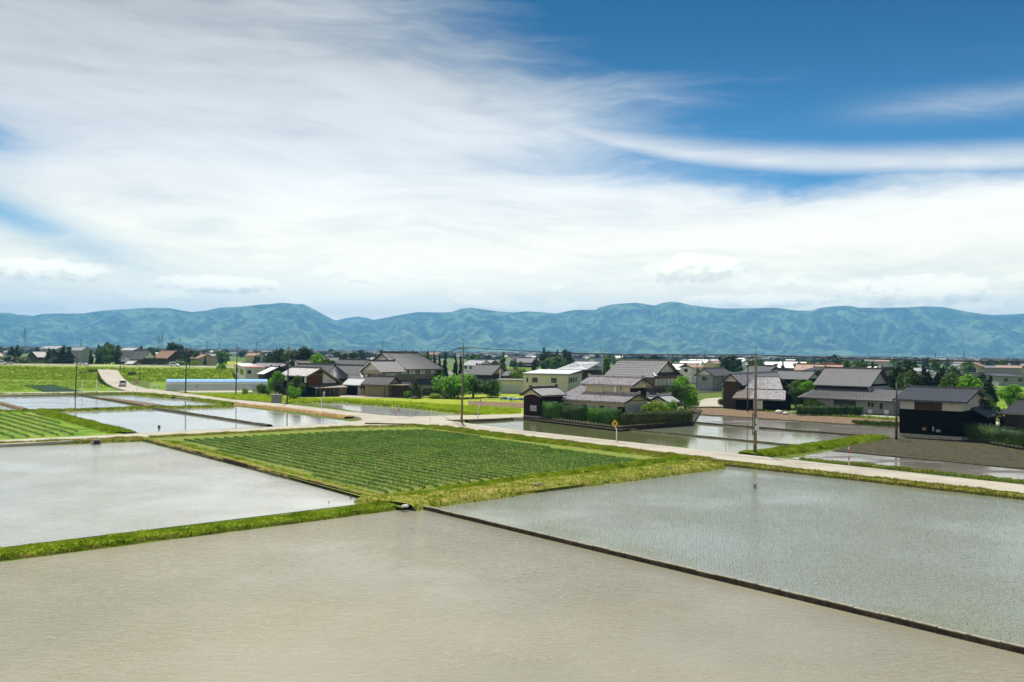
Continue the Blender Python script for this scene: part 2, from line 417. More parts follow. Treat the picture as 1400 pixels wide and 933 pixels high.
def blades(name, P, hh, mat, label, spread=.12, nb=4, bw=.03, cat=None, parent=None):
    n = len(P)
    base = np.repeat(P, nb, 0); hb = np.repeat(hh, nb) * rng.uniform(.7, 1.15, n * nb)
    spread = np.repeat(np.broadcast_to(spread, (n,)), nb); bwn = np.repeat(np.broadcast_to(bw, (n,)), nb)
    th = rng.uniform(0, 2 * np.pi, n * nb); off = rng.normal(0, .35, (n * nb, 2)) * spread[:, None]
    base = base.copy(); base[:, :2] += off; base[:, 2] -= .02
    d = np.stack([np.cos(th), np.sin(th), np.zeros_like(th)], 1)
    lean = rng.uniform(.1, .5, n * nb)[:, None] * hb[:, None]
    tip = base + d * lean + np.stack([0 * hb, 0 * hb, hb], 1)
    side = np.stack([-np.sin(th + rng.uniform(-.8, .8, n * nb)), np.cos(th), 0 * th], 1) * bwn[:, None]
    V = np.stack([base - side, base + side, tip], 1).reshape(-1, 3)
    F = np.arange(len(V)).reshape(-1, 3)
    o = obj(name, np_mesh(name, V, F, mat), parent)
    if not parent: tag(o, label, cat or 'grass', kind='stuff')
    return o

# ------------------------------------------------------------------ foliage
def leaf_shell(blobs, n, size, r=None, inner=.62, up=.35):
    r = r or rng
    B = np.array(blobs, dtype=float); vol = (B[:, 3] * B[:, 4] * B[:, 5]) ** (2 / 3)
    idx = r.choice(len(B), n, p=vol / vol.sum())
    d = r.normal(size=(n, 3)); d /= np.linalg.norm(d, axis=1)[:, None]
    rad = inner + (1.08 - inner) * r.random(n) ** .6
    P = B[idx, :3] + d * B[idx, 3:] * rad[:, None]
    nrm = d * .8 + r.normal(0, .55, (n, 3)); nrm[:, 2] += up
    nrm /= np.linalg.norm(nrm, axis=1)[:, None]
    return quads(P, nrm, size, r)
def quads(P, nrm, size, r):
    n = len(P)
    t = np.cross(nrm, r.normal(size=(n, 3))); t /= np.linalg.norm(t, axis=1)[:, None]
    b = np.cross(nrm, t)
    s = (size * r.uniform(.55, 1.35, n))[:, None]
    V = np.stack([P - t * s * .5, P - b * s * .32, P + t * s * .5, P + b * s * .32 + nrm * s * .1], 1).reshape(-1, 3)
    return V, np.arange(4 * n).reshape(-1, 4)
def core_mesh(blobs, k=.66):
    V = []; F = []
    for (x, y, z, a, b, c) in blobs:
        o = len(V); m, q = 7, 5
        for j in range(1, q):
            for i in range(m):
                th = 2 * math.pi * i / m; ph = math.pi * j / q
                V.append((x + a * k * math.sin(ph) * math.cos(th), y + b * k * math.sin(ph) * math.sin(th), z + c * k * math.cos(ph)))
        V.append((x, y, z + c * k)); V.append((x, y, z - c * k))
        for j in range(q - 2):
            for i in range(m): F.append((o + j * m + i, o + (j + 1) * m + i, o + (j + 1) * m + (i + 1) % m, o + j * m + (i + 1) % m))
        for i in range(m):
            F.append((o + i, o + (i + 1) % m, o + m * (q - 1), o + m * (q - 1)))
            F.append((o + (q - 2) * m + (i + 1) % m, o + (q - 2) * m + i, o + m * (q - 1) + 1, o + m * (q - 1) + 1))
    return V, F
def join_leaf(name, blobs, n, size, mat, inner=.6, core=.62, seed=1):
    r = np.random.default_rng(seed)
    V, F = leaf_shell(blobs, n, size, r, inner)
    me_v = V; fs = F
    if core:
        cv, cf = core_mesh(blobs, core)
        o = len(me_v); me_v = np.concatenate([me_v, np.array(cv)])
        tri = [f for f in cf if f[2] == f[3]]; qd = [f for f in cf if f[2] != f[3]]
        fs = np.concatenate([fs, np.array(qd) + o])
        # the caps as slim quads
        fs = np.concatenate([fs, np.array([(a, b, c, a) for a, b, c, _ in tri])[:0].reshape(0, 4).astype(int)])
    return np_mesh(name, me_v, fs, mat)
def broad_blobs(seed, h, w, cl=11, z0=.28):
    r = random.Random(seed); bl = []
    for i in range(cl):
        t = (i + .5) / cl; zz = h * (z0 + (1 - z0) * (.12 + .76 * t))
        env = math.sin(math.pi * (.12 + .8 * t)) ** .7
        a = r.uniform(0, 6.28); rr = w * .5 * env * r.uniform(.25, .62)
        s = w * .5 * r.uniform(.38, .56) * (1.05 - .35 * t)
        bl.append((math.cos(a) * rr, math.sin(a) * rr, zz, s, s, s * r.uniform(.6, .85)))
    return bl
def cone_blobs(seed, h, w, cl=13, z0=.1):
    r = random.Random(seed); bl = []
    for i in range(cl):
        t = i / (cl - 1); zz = h * (z0 + (1 - z0) * t * .94)
        env = (1 - t) ** .6 * .9 + .12
        for _ in range(2 if t < .75 else 1):
            a = r.uniform(0, 6.28); rr = w * .5 * env * r.uniform(.15, .45)
            s = w * .5 * env * r.uniform(.55, .85)
            bl.append((math.cos(a) * rr, math.sin(a) * rr, zz, s, s, h / cl * r.uniform(.8, 1.25)))
    return bl
PROTO = {}
def tree_proto(kind, colr, q):     # q: 0 far .. 2 near
    key = (kind, colr, q)
    if key in PROTO: return PROTO[key]
    seed = hash((kind, q)) % 997 if False else {'broad': 3, 'broadb': 17, 'cone': 29, 'coneb': 41, 'bush': 53, 'pine': 61}[kind] + q
    n = (260, 900, 3600)[q]; ls = (1.25, .62, .34)[q]
    t = MB()
    if kind in ('broad', 'broadb'):
        bl = broad_blobs(seed, 8, 7 if kind == 'broad' else 5.5, 13, .22)
        t.tube((0, 0, -.3), (.1, .05, 3.2), .24, .16)
        r = random.Random(seed)
        for b in bl[2:10:2]:
            t.tube((.05, .02, 1.6 + r.random()), (b[0] * .8, b[1] * .8, b[2]), .1, .03, 5)
    elif kind in ('cone', 'coneb'):
        bl = cone_blobs(seed, 10, 3.6 if kind == 'cone' else 2.6, 13, .1 if kind == 'cone' else .06)
        t.tube((0, 0, -.3), (0, 0, 8), .2, .05)
        ls *= .8
        r = random.Random(seed)
        for i in range(5): 
            a = r.uniform(0, 6.28); t.tube((0, 0, 1.5 + i), (math.cos(a), math.sin(a), 1.8 + i), .05, .02, 4)
    elif kind == 'pine':
        r = random.Random(seed); bl = []
        for i in range(9):
            z = 2.2 + i * .65; a = r.uniform(0, 6.28); rr = r.uniform(.4, 1.7) * (1.15 - i / 11)
            bl.append((math.cos(a) * rr + i * .12, math.sin(a) * rr, z, r.uniform(.7, 1.2), r.uniform(.7, 1.2), .35))
            t.tube((i * .12, 0, z - .3), (math.cos(a) * rr + i * .12, math.sin(a) * rr, z), .06, .02, 5)
        t.tube((-.5, 0, -.3), (.3, 0, 3.5), .2, .14); t.tube((.3, 0, 3.5), (1.0, 0, 7.6), .14, .04)
        n = int(n * .6); ls *= .8
    else:
        r = random.Random(seed); bl = []
        for i in range(9):
            a = r.uniform(0, 6.28); rr = r.uniform(0, 1.0)
            s = r.uniform(.6, .95); bl.append((math.cos(a) * rr, math.sin(a) * rr, r.uniform(.6, 1.5), s, s, s * .8))
        t.tube((0, 0, -.2), (0, 0, 1.2), .08, .04); n = int(n * .6); ls *= .6
    me = join_leaf('crown', bl, n, ls, LEAF[colr], .62, .72 if kind != 'pine' else 0, seed)
    tm = t.build('trunk', BARK); tme = tm.data; bpy.data.objects.remove(tm)
    H = {'broad': 8, 'broadb': 8, 'cone': 10, 'coneb': 10, 'bush': 2.3, 'pine': 8}[kind]
    V = np.array([v.co for v in me.vertices])
    PROTO[key] = (me, tme, V[:, 2].max(), V[:, 0].max() - V[:, 0].min()); return PROTO[key]
TNAME = {'broad': 'broadleaf_tree', 'broadb': 'broadleaf_tree', 'cone': 'conifer_tree', 'coneb': 'conifer_tree', 'bush': 'bush', 'pine': 'pine_tree'}
def tree(kind, colr, px, D, top, wpx, label, group=None, q=None, z0=0.0, cat=None):
    """a plant whose foot stands at depth D on column px, whose tip shows at row `top`, `wpx` wide"""
    P = col_at(px, D, z0)
    q = q if q is not None else (2 if D < 300 else 1 if D < 500 else 0)
    me, tme, H, Wd = tree_proto(kind, colr, q)
    h = max(.3, zat(P, top) - z0); w = wpx / FPX * D * (1.5 if 'cone' in kind else 1.2)
    e = empty(TNAME[kind], P, random.uniform(0, 6.28), label, cat or ('bush' if kind == 'bush' else 'tree'), group)
    e.scale = (w / Wd, w / Wd, h / H)
    obj('crown' if kind != 'bush' else 'foliage', me, e); obj('trunk' if kind != 'bush' else 'stem', tme, e)
    return e
# ------------------------------------------------------------------ terrain: the plain
def ground_material():
    m = bpy.data.materials.new('plain'); m.use_nodes = True; nt = m.node_tree; nt.nodes.clear(); g = NG(nt)
    P = g.n('ShaderNodeNewGeometry').outputs['Position']
    mp = g.n('ShaderNodeMapping'); mp.inputs['Rotation'].default_value = (0, 0, R(41)); mp.inputs['Scale'].default_value = (1 / 34, 1 / 60, 1)
    nt.links.new(P, mp.inputs[0])
    vo = g.n('ShaderNodeTexVoronoi', distance='CHEBYCHEV'); vo.inputs['Randomness'].default_value = .55; vo.inputs['Scale'].default_value = 1
    nt.links.new(mp.outputs[0], vo.inputs['Vector'])
    sp = g.n('ShaderNodeSeparateColor'); nt.links.new(vo.outputs['Color'], sp.inputs[0])
    cr = g.n('ShaderNodeValToRGB'); nt.links.new(sp.outputs[0], cr.inputs[0]); cr.color_ramp.interpolation = 'CONSTANT'
    cs = [(.07, .13, .015), (.12, .2, .02), (.2, .17, .09), (.09, .16, .02), (.26, .27, .24), (.16, .22, .03), (.06, .1, .02)]
    e = cr.color_ramp.elements
    e[0].color = (*cs[0], 1); e[1].position = 1 / 7; e[1].color = (*cs[1], 1)
    for i in range(2, 7): q = e.new(i / 7); q.color = (*cs[i], 1)
    n = g.noise(P, .6, 5, .6)
    near = g.mix(g.ss(n, .35, .68), (.065, .11, .014), (.15, .19, .03))
    far = g.mix(g.mul(n, .5), cr.outputs[0], (.08, .12, .03))
    dist = g.n('ShaderNodeVectorMath', operation='LENGTH'); nt.links.new(P, dist.inputs[0])
    c = g.mix(g.ss(dist.outputs['Value'], 380, 420), near, far)
    b = g.n('ShaderNodeBsdfPrincipled'); nt.links.new(c, b.inputs['Base Color']); b.inputs['Roughness'].default_value = .95
    b.inputs['Specular IOR Level'].default_value = .1
    o = g.n('ShaderNodeOutputMaterial'); nt.links.new(b.outputs[0], o.inputs[0])
    return m
mb = MB(); mb.add([(-16000, -60, 0), (16000, -60, 0), (16000, 14000, 0), (-16000, 14000, 0)], [(0, 1, 2, 3)])
tag(mb.build('ground', ground_material()), kind='structure')

# ------------------------------------------------------------------ hills
def hill_material(nm, light=0.0):
    m = bpy.data.materials.new(nm); m.use_nodes = True; nt = m.node_tree; nt.nodes.clear(); g = NG(nt)
    P = g.n('ShaderNodeNewGeometry').outputs['Position']
    a = g.noise(P, 1 / 330, 7, .68, .8); b_ = g.noise(P, 1 / 55, 5, .7)
    v = g.add(g.mul(a, .75), g.mul(b_, .35))
    cr = g.n('ShaderNodeValToRGB'); nt.links.new(v, cr.inputs[0]); e = cr.color_ramp.elements
    for (i, (p, c)) in enumerate([(.44, (.02, .04, .028)), (.53, (.05, .10, .045)), (.59, (.15, .24, .10)), (.66, (.27, .38, .17))]):
        if i < 2: e[i].position = p; e[i].color = (*c, 1)
        else: q = e.new(p); q.color = (*c, 1)
    b = g.n('ShaderNodeBsdfPrincipled'); nt.links.new(cr.outputs[0], b.inputs['Base Color']); b.inputs['Roughness'].default_value = .95
    b.inputs['Specular IOR Level'].default_value = .05
    bn = g.n('ShaderNodeBump'); bn.inputs['Distance'].default_value = 45; bn.inputs['Strength'].default_value = 1
    nt.links.new(g.noise(P, 1 / 70, 6, .68), bn.inputs['Height']); nt.links.new(bn.outputs[0], b.inputs['Normal'])
    o = g.n('ShaderNodeOutputMaterial'); nt.links.new(b.outputs[0], o.inputs[0])
    return m
HILLM = hill_material('forest_on_hills')
SKY1 = [(-1300, 440), (-1000, 430), (-700, 436), (-480, 424), (-260, 432), (-120, 427), (0, 428), (10, 427.5), (22, 430), (45, 432), (60, 429), (80, 429), (110, 429), (140, 425), (170, 423), (200, 421), (230, 421.5), (250, 425), (262, 427), (280, 425), (300, 421), (330, 419.5), (350, 417), (370, 416), (384, 414), (392, 414.5), (400, 415.5), (415, 416), (425, 421), (440, 429), (455, 437), (468, 441), (480, 441), (495, 440), (512, 437.5), (540, 432), (570, 427), (600, 427.5), (618, 427), (630, 422.5), (645, 421), (660, 423), (680, 426), (700, 427.5), (720, 426), (740, 427), (760, 429), (785, 424), (800, 424), (815, 424), (820, 420), (840, 416), (870, 414), (885, 416.5), (895, 418), (903, 415), (917, 412.5), (930, 414), (945, 417.5), (960, 419), (985, 422), (1020, 422), (1060, 421), (1090, 425), (1110, 425), (1120, 421.5), (1140, 419), (1160, 418), (1175, 421), (1200, 421), (1240, 420.5), (1265, 419), (1290, 420), (1320, 426), (1345, 430), (1360, 431), (1385, 430), (1400, 429), (1500, 430), (1700, 436), (1950, 428), (2300, 438), (2700, 445)]
SKY2 = [(380, 450), (430, 444), (455, 440), (465, 437), (480, 434), (490, 433), (500, 434.5), (512, 438), (530, 441), (560, 446), (600, 452)]
from mathutils import noise as MN
def hills(name, skyl, y0, y1, nu, nv, spur, amp, foot=.0):
    xs = [a[0] for a in skyl]; ys = [a[1] for a in skyl]
    us = np.linspace(xs[0], xs[-1], nu); sk = np.interp(us, xs, ys)
    V = np.zeros((nu, nv, 3)); 
    for i, px in enumerate(us):
        d = CR @ Vector(((px - 700) / FPX, -(sk[i] - 466.5) / FPX, -1)); d /= d.y
        fw = MN.noise(Vector((px * .006, 3.3, 0))) * 500
        hs = np.zeros(nv)
        for j in range(nv):
            t = j / (nv - 1)
            y = y0 + fw * (1 - t) + (y1 - y0) * t
            x = d.x * y
            q = Vector((x / spur, y / (spur * 3.4), 1.7))
            q = q + Vector((MN.noise(q * .9 + Vector((5, 2, 1))), MN.noise(q * .9), 0)) * .35
            rid = 1 - abs(MN.noise(q)) * 2.2
            rid2 = 1 - abs(MN.noise(q * 2.3 + Vector((9, 4, 2)))) * 2.2
            rid3 = 1 - abs(MN.noise(q * 5.1 + Vector((1, 7, 5)))) * 2.2
            prof = min(1, t * 1.12) ** 1.15
            hh = prof * (1 - amp * (1 - t) ** .8 * (1 - .48 * rid - .30 * rid2 - .22 * rid3) * 1.6)
            hh += .022 * MN.noise(Vector((x / 90, y / 140, 3))) * min(1, 4 * t) + .016 * MN.noise(Vector((x / 42, y / 60, 8))) * min(1, 4 * t)
            hs[j] = max(hh, -.02)
            V[i, j] = (x, y, hs[j])
        top = (hs / V[i, :, 1]).max()
        # the crest meets the line of the skyline
        k = d.z / top
        V[i, :, 2] = hs * k
        V[i, :, 2] += CH * np.clip(V[i, :, 2] / max(1, V[i, :, 2].max()), 0, 1)
        V[i, 0, 2] = -5
    idx = np.arange(nu * nv).reshape(nu, nv)
    F = np.stack([idx[:-1, :-1], idx[1:, :-1], idx[1:, 1:], idx[:-1, 1:]], -1).reshape(-1, 4)
    # back slope
    o = obj(name, np_mesh(name, V.reshape(-1, 3), F, HILLM))
    o.data.polygons.foreach_set('use_smooth', [True] * len(o.data.polygons))
    return tag(o, kind='structure')
hills('hills', SKY1, 6600, 9400, 1500, 100, 520, .9)
hills('far_hills', SKY2, 9900, 11800, 70, 24, 700, .8)

# ------------------------------------------------------------------ water in the fields
WZ = .03
W_NEAR = water('paddy_water_brown', (.345, .315, .225), .6, .055, 62, (.28, .26, .185), .03)
W_LEFT = water('paddy_water_grey', (.48, .48, .42), .4, .04, 75)
W_RICE = water('paddy_water_rice', (.24, .25, .20), .35, .045, 60, (.2, .21, .09), .03, (.5, .66))
W_FAR = water('paddy_water_still', (.40, .41, .39), .04, .02, 20)
W_STRIPE = water('paddy_water_shallow', (.38, .38, .36), .04, .02, 20, wet=(.5, .56, .62, (.06, .045, .035), (.16, 1.6, 1)))
W_MUD = water('paddy_water_muddy', (.22, .20, .16), .06, .06, 20, wet=(.16, .52, .60, (.06, .048, .034), (.5, 1.4, 1)))
W_POND = water('paddy_water_green', (.15, .16, .07), .07, .03, 30)
f1 = [(560, 692), (545, 698), (0, 769), (-500, 834), (-900, 886), (-900, 1500), (1900, 1500), (1900, 1015), (1400, 894.5)]
sheet('paddy_water', f1, WZ, W_NEAR)
sheet('paddy_water', [(195, 604.5), (514, 686.5), (0, 749), (-300, 790), (-300, 622), (0, 612)], WZ, W_LEFT)
F2 = [(562, 692), (600, 689), (975, 635.5), (1400, 682.5), (1750, 721.5), (1750, 978), (1400, 894)]
sheet('paddy_water', F2, WZ + .004, W_RICE)
sheet('paddy_water', [(-300, 546), (0, 542.5), (112, 541.5), (190, 557.5), (41, 561.5), (0, 551), (-300, 556)], WZ, W_STRIPE)
sheet('paddy_water', [(0, 552), (34, 561.5), (0, 564), (-200, 568), (-200, 556)], WZ + .004, W_POND)
sheet('paddy_water', [(112, 541.5), (200, 540.5), (240, 545), (318, 556.5), (290, 558.5), (215, 559.5)], WZ + .008, W_STRIPE)
sheet('paddy_water', [(62, 564), (212, 559.5), (368, 583.5), (168, 594)], WZ, W_FAR)
sheet('paddy_water', [(236, 559.5), (324, 556), (482, 577), (440, 581), (368, 583.5)], WZ + .004, W_FAR)
sheet('paddy_water', [(424, 551.5), (466, 551.5), (560, 558.5), (654, 569.5), (640, 575), (580, 572), (500, 565)], WZ, W_FAR)
sheet('paddy_water', [(655, 583), (640, 578), (716, 572), (740, 576), (845, 587.5), (1097, 611), (1040, 625), (900, 610)], WZ, W_POND)
sheet('paddy_water', [(845, 588), (945, 579), (1172, 597), (1192, 599), (1100, 612)], WZ + .004, water('paddy_water_clear', (.2, .21, .15), .05, .03, 30))
sheet('paddy_water', [(945, 567), (1060, 574.5), (1232, 586), (1232, 600), (1180, 599), (945, 579.5)], WZ + .008, W_MUD)
sheet('paddy_water', [(1080, 627), (1140, 615.5), (1400, 642), (1760, 681), (1760, 706), (1400, 664), (1180, 641)], WZ, W_MUD)

# ------------------------------------------------------------------ dry ground of the fields
sheet('soil_field', [(938, 557), (1000, 559), (1085, 566), (1232, 575), (1232, 586), (1060, 574), (938, 566)], .06, SOIL)
sheet('soil_field', [(1138, 616), (1155, 611), (1222, 598), (1400, 606), (1780, 636), (1780, 680), (1400, 641)], .10, SOILD)
sheet('crop_field', [(200, 598.5), (470, 586), (500, 581), (600, 581), (975, 630), (970, 640), (548, 694), (512, 684)], .26, SOILC)
sheet('crop_field', [(-300, 580), (0, 563.5), (36, 561), (64, 564.5), (170, 594), (0, 602), (-300, 617)], .12, G_FIELD)
sheet('green_field', [(-400, 524), (0, 519), (100, 518), (148, 523), (190, 531), (185, 537), (0, 538), (-400, 545)], .05, G_FIELD)
sheet('plant_nursery', [(33, 527), (75, 526.5), (113, 535.5), (62, 536.2)], .16, material('nursery_green', [(.008, .035, .018), (.014, .055, .028)], 1.0, .9, .1, .6, 6), .1)
sheet('green_field', [(205, 523), (330, 521), (330, 540), (226, 536), (205, 532)], .05, G_FIELD)
sheet('vegetable_field', [(230, 537.5), (385, 540), (405, 544), (520, 542), (640, 541), (716, 543), (760, 548), (716, 570), (655, 568), (560, 557.5), (466, 551), (392, 551)], .07, G_YEL)
sheet('soil_field', [(640, 548), (716, 551), (756, 553), (756, 558), (716, 558), (640, 555)], .11, SOIL)
sheet('grass_field', [(620, 541), (716, 536), (760, 538), (756, 546), (716, 547), (620, 546)], .12, G_YEL)
sheet('green_field', [(955, 505), (1010, 505), (1020, 523), (950, 523)], .05, G_YEL)
sheet('paddy_water', [(950, 523.5), (1000, 523.5), (1000, 528), (950, 529)], WZ, W_POND)
sheet('paddy_water', [(950, 529.6), (1000, 528.5), (1000, 536), (950, 538)], WZ + .004, W_POND)
sheet('green_field', [(1350, 517), (1520, 517), (1560, 565), (1345, 565)], .05, G_FIELD)
for i, (a, b) in enumerate([(530.5, 532), (534.5, 536.5), (541, 543.5)]):
    sheet('paddy_water', [(1352, a), (1390 - i * 8, a), (1390 - i * 8, b), (1352, b)], .09, W_FAR)
sheet('green_field', [(628, 503), (870, 505), (868, 500), (700, 499), (628, 498)], .05, G_FIELD)
sheet('soil_field', [(795, 502), (905, 504), (900, 507), (790, 505.5)], .08, PATH)
sheet('green_field', [(262, 494.5), (330, 494.5), (330, 501), (262, 500)], .05, G_YEL)
sheet('green_field', [(106, 493.5), (166, 493.5), (166, 498.5), (106, 498.5)], .05, G_YEL)

# ------------------------------------------------------------------ roads and paths
RZ = .35
# village road, from the far left crossing past the houses to the right edge, climbing at its left end onto the embankment
top = [(159.5, 503.3, 3.05), (161.5, 507, 2.6), (165, 513, 1.6), (171, 519.5, .9), (181, 526.5, .45), (200, 531.2, RZ), (250, 537.4, RZ), (320, 546.6, RZ), (392, 553, RZ), (438, 558, RZ), (480, 563, RZ), (520, 567.5, RZ), (560, 570, RZ), (600, 573.5, RZ), (640, 579, RZ), (700, 587, RZ), (900, 608.8, RZ), (1040, 624, RZ), (1180, 639, RZ), (1400, 663, RZ), (1760, 702, RZ)]
bot = [(132.5, 503.3, 3.05), (135, 509, 2.6), (139, 517, 1.6), (146, 524, .9), (156, 529.5, .45), (184, 537.4, RZ), (240, 543, RZ), (315, 551, RZ), (372, 556.3, RZ), (415, 561, RZ), (460, 566, RZ), (492, 570.5, RZ), (498, 576, RZ), (540, 582, RZ), (600, 584, RZ), (660, 590.5, RZ), (880, 616, RZ), (1020, 632, RZ), (1180, 650.5, RZ), (1400, 676, RZ), (1760, 717, RZ)]
strip('road', top, bot, ROAD, .35)
strip('path', [(-300, 618, .33), (0, 601.8, .33), (166, 594, .33), (300, 587.2, .33), (460, 579.3, .33), (497, 574.5, .33)],
      [(-300, 625, .33), (0, 608, .33), (170, 599.3, .33), (300, 592.4, .33), (490, 582.4, .33), (545, 582.2, .33)], PATH, .33)
strip('path', [(-300, 541.5, .34), (0, 537.2, .34), (180, 534.6, .34), (196, 533.5, .34)], [(-300, 545, .34), (0, 540.2, .34), (184, 537.6, .34), (200, 538.4, .34)], PATH, .34)
strip('path', [(560, 569.6, .34), (640, 567.8, .34), (716, 566.2, .34)], [(600, 574.6, .34), (640, 573.4, .34), (716, 571.5, .34)], PATH, .34)
strip('driveway', [(965, 545, .12), (987, 543.5, .12), (1014, 543, .12)], [(932, 557, .12), (985, 557, .12), (1040, 557, .12)], PATH, .1)
strip('path', [(1000, 554.5, .16), (1090, 562.5, .16), (1228, 569.5, .16)], [(1000, 557, .16), (1090, 565, .16), (1228, 572, .16)], PATH, .12)
strip('yard', [(462, 539.3, .12), (560, 541, .12)], [(466, 543.6, .12), (590, 544.6, .12)], PATH, .1)
strip('yard', [(240, 534.6, .14), (345, 533.5, .14)], [(262, 537, .14), (345, 536.5, .14)], PATH, .1)
strip('yard', [(1325, 575, .14), (1376, 577, .14)], [(1325, 587, .14), (1378, 590, .14)], PATH, .1)

# embankment of the trunk road across the left of the view
def seg_pts(D, xs, z): return [Vector((x, D, z)) for x in xs]
eb = MB(); xs = np.linspace(-330, -88, 60); r = random.Random(3)
prof = [(293, -.05), (300, .5), (312, 1.3), (326, 2.3), (337, 2.95), (343, 3.0), (420, 3.0), (436, -.05)]
vs = []
for x in xs:
    for (d, z) in prof:
        j = 0 if z in (3.0, -.05) else r.uniform(-.25, .25)
        vs.append((x, d + (r.uniform(-1.2, 1.2) if z < 2.9 else 0), z + j))
fs = [(8 * i + k, 8 * i + 8 + k, 8 * i + 9 + k, 8 * i + k + 1) for i in range(59) for k in range(7)]
fs += [tuple(range(8)), tuple(reversed(range(59 * 8, 60 * 8)))]
eb.add(vs, fs); EMB = tag(eb.build('embankment', G_BRIGHT), kind='structure')
hw = MB(); hw.slab([Vector((-330, 378, 3.06)), Vector((-88, 378, 3.06)), Vector((-88, 396, 3.06)), Vector((-330, 396, 3.06))], .05)
tag(hw.build('highway', ROAD), kind='structure')
hw = MB(); hw.slab([Vector((-330, 352, 3.05)), Vector((-178, 345, 3.05)), Vector((-178, 348, 3.05)), Vector((-330, 357, 3.05))], .04)
tag(hw.build('side_road', PATH), kind='structure')
hw = MB(); hw.slab([Vector((-156, 346, 3.05)), Vector((-92, 346, 3.05)), Vector((-92, 348.5, 3.05)), Vector((-156, 348.5, 3.05))], .04)
tag(hw.build('side_road', PATH), kind='structure')

# ------------------------------------------------------------------ banks between the fields
B = {}
B['near'] = dike('grass_bank', [(530, 694), (400, 712), (200, 736.5), (0, 762), (-300, 800)], 1.4, .3, G_BRIGHT, side=.35, jit=.09, side_mat=G_BANK)
B['f4l'] = dike('earth_bank', [(198, 602), (350, 641.5), (510, 683.5)], .4, .4, G_BANK, side=.4, jit=.08, side_mat=SOILD)
B['f4b'] = dike('grass_bank', [(540, 695), (560, 691), (700, 672), (850, 653), (968, 638)], 3.2, .5, G_DRY, side=.7, jit=.1)
B['f4b2'] = dike('grass_bank', [(540, 689), (700, 662), (850, 642), (940, 629.5)], 1.0, .42, G_BRIGHT, side=.5, jit=.08)
B['f4t'] = dike('grass_bank', [(205, 601), (330, 595), (470, 587.2), (560, 585.5), (600, 586)], 1.6, .36, G_BANK, side=.6, jit=.06)
B['f4r'] = dike('grass_bank', [(600, 587), (700, 600), (820, 615), (965, 633)], 3.0, .4, G_BANK, side=1.2, jit=.1)
B['f4r2'] = dike('grass_bank', [(560, 584), (620, 590.5), (720, 605), (860, 622)], 1.2, .4, G_BRIGHT, side=.8, jit=.1)
B['cn'] = dike('grass_bank', [(500, 685.5), (535, 690), (563, 692)], 1.7, .4, G_DRY, side=.6, jit=.08)
B['rr'] = dike('grass_bank', [(972, 634.5), (1100, 648), (1250, 665.5), (1400, 682.5), (1700, 717)], 1.0, .40, G_BANK, side=.45, jit=.05, side_mat=SOILD)
B['pl'] = dike('grass_bank', [(-300, 627), (0, 609.8), (100, 605.6), (196, 601.5)], 1.6, .34, G_BANK, side=.6, jit=.09)
B['rg'] = dike('grass_bank', [(1025, 624), (1060, 621), (1100, 614.5), (1160, 606), (1200, 599.5)], 2.4, .4, G_BRIGHT, side=.6, jit=.1)
B['l0'] = dike('earth_bank', [(-300, 546.5), (0, 541.6), (180, 539.5), (240, 545)], 1.2, .4, G_BANK, side=.6, jit=.1)
B['ab'] = dike('earth_bank', [(110, 541.5), (160, 549.5), (213, 559)], .5, .3, SOILD, side=.3, jit=.05)
B['mb'] = dike('mud_bank', [(142, 544.6), (175, 549), (216, 555)], 2.2, .12, SOIL, side=.4, jit=.05)
B['la'] = dike('earth_bank', [(-5, 551), (36, 561.6)], .8, .35, SOIL, side=.3, jit=.06)
B['ac'] = dike('grass_bank', [(-200, 573), (0, 564.6), (120, 561.7), (215, 558.8), (318, 557)], 1.6, .3, G_BANK, side=.8, jit=.08)
B['cd'] = dike('earth_bank', [(211, 560), (290, 571.5), (368, 583.7)], .55, .32, SOILD, side=.3, jit=.04)
B['le'] = dike('grass_bank', [(58, 564.5), (110, 578), (170, 593.5)], 2.2, .25, G_BRIGHT, side=.8, jit=.08)
B['rd'] = dike('straw_bank', [(322, 553.5), (372, 559), (430, 565.5), (478, 572.5)], 1.5, .42, SOILO, side=.6, jit=.12)
B['rd2'] = dike('grass_bank', [(200, 540), (250, 545.3), (322, 554)], 1.2, .36, G_DRY, side=.6, jit=.1)
B['pn'] = dike('grass_bank', [(395, 551.5), (470, 550.7), (560, 557.8), (652, 568.6)], 1.0, .3, G_YEL, side=.5, jit=.07)
B['pj'] = dike('earth_bank', [(638, 577.5), (680, 575.7), (716, 573.3)], .6, .4, SOILD, side=.3, jit=.05)
B['l1'] = dike('earth_bank', [(845, 587.5), (980, 600), (1098, 611.5)], .35, .22, SOILD, side=.2, jit=.03)
B['l2'] = dike('earth_bank', [(946, 579), (1060, 588), (1180, 597.5)], .45, .3, SOILD, side=.2, jit=.03)
B['l3'] = dike('earth_bank', [(946, 567), (1060, 574.6), (1232, 586.5)], .4, .2, SOILD, side=.3, jit=.04)
B['l4'] = dike('earth_bank', [(938, 558.5), (985, 557.8), (1015, 557)], .5, .3, SOILD, side=.3, jit=.05)
B['l5'] = dike('earth_bank', [(1160, 613.5), (1400, 641.5), (1700, 675)], .25, .15, SOILD, side=.2, jit=.03)
B['rv'] = dike('grass_bank', [(1095, 630), (1180, 638.2), (1400, 662), (1700, 694)], .5, .3, G_MID, side=.3, jit=.06)

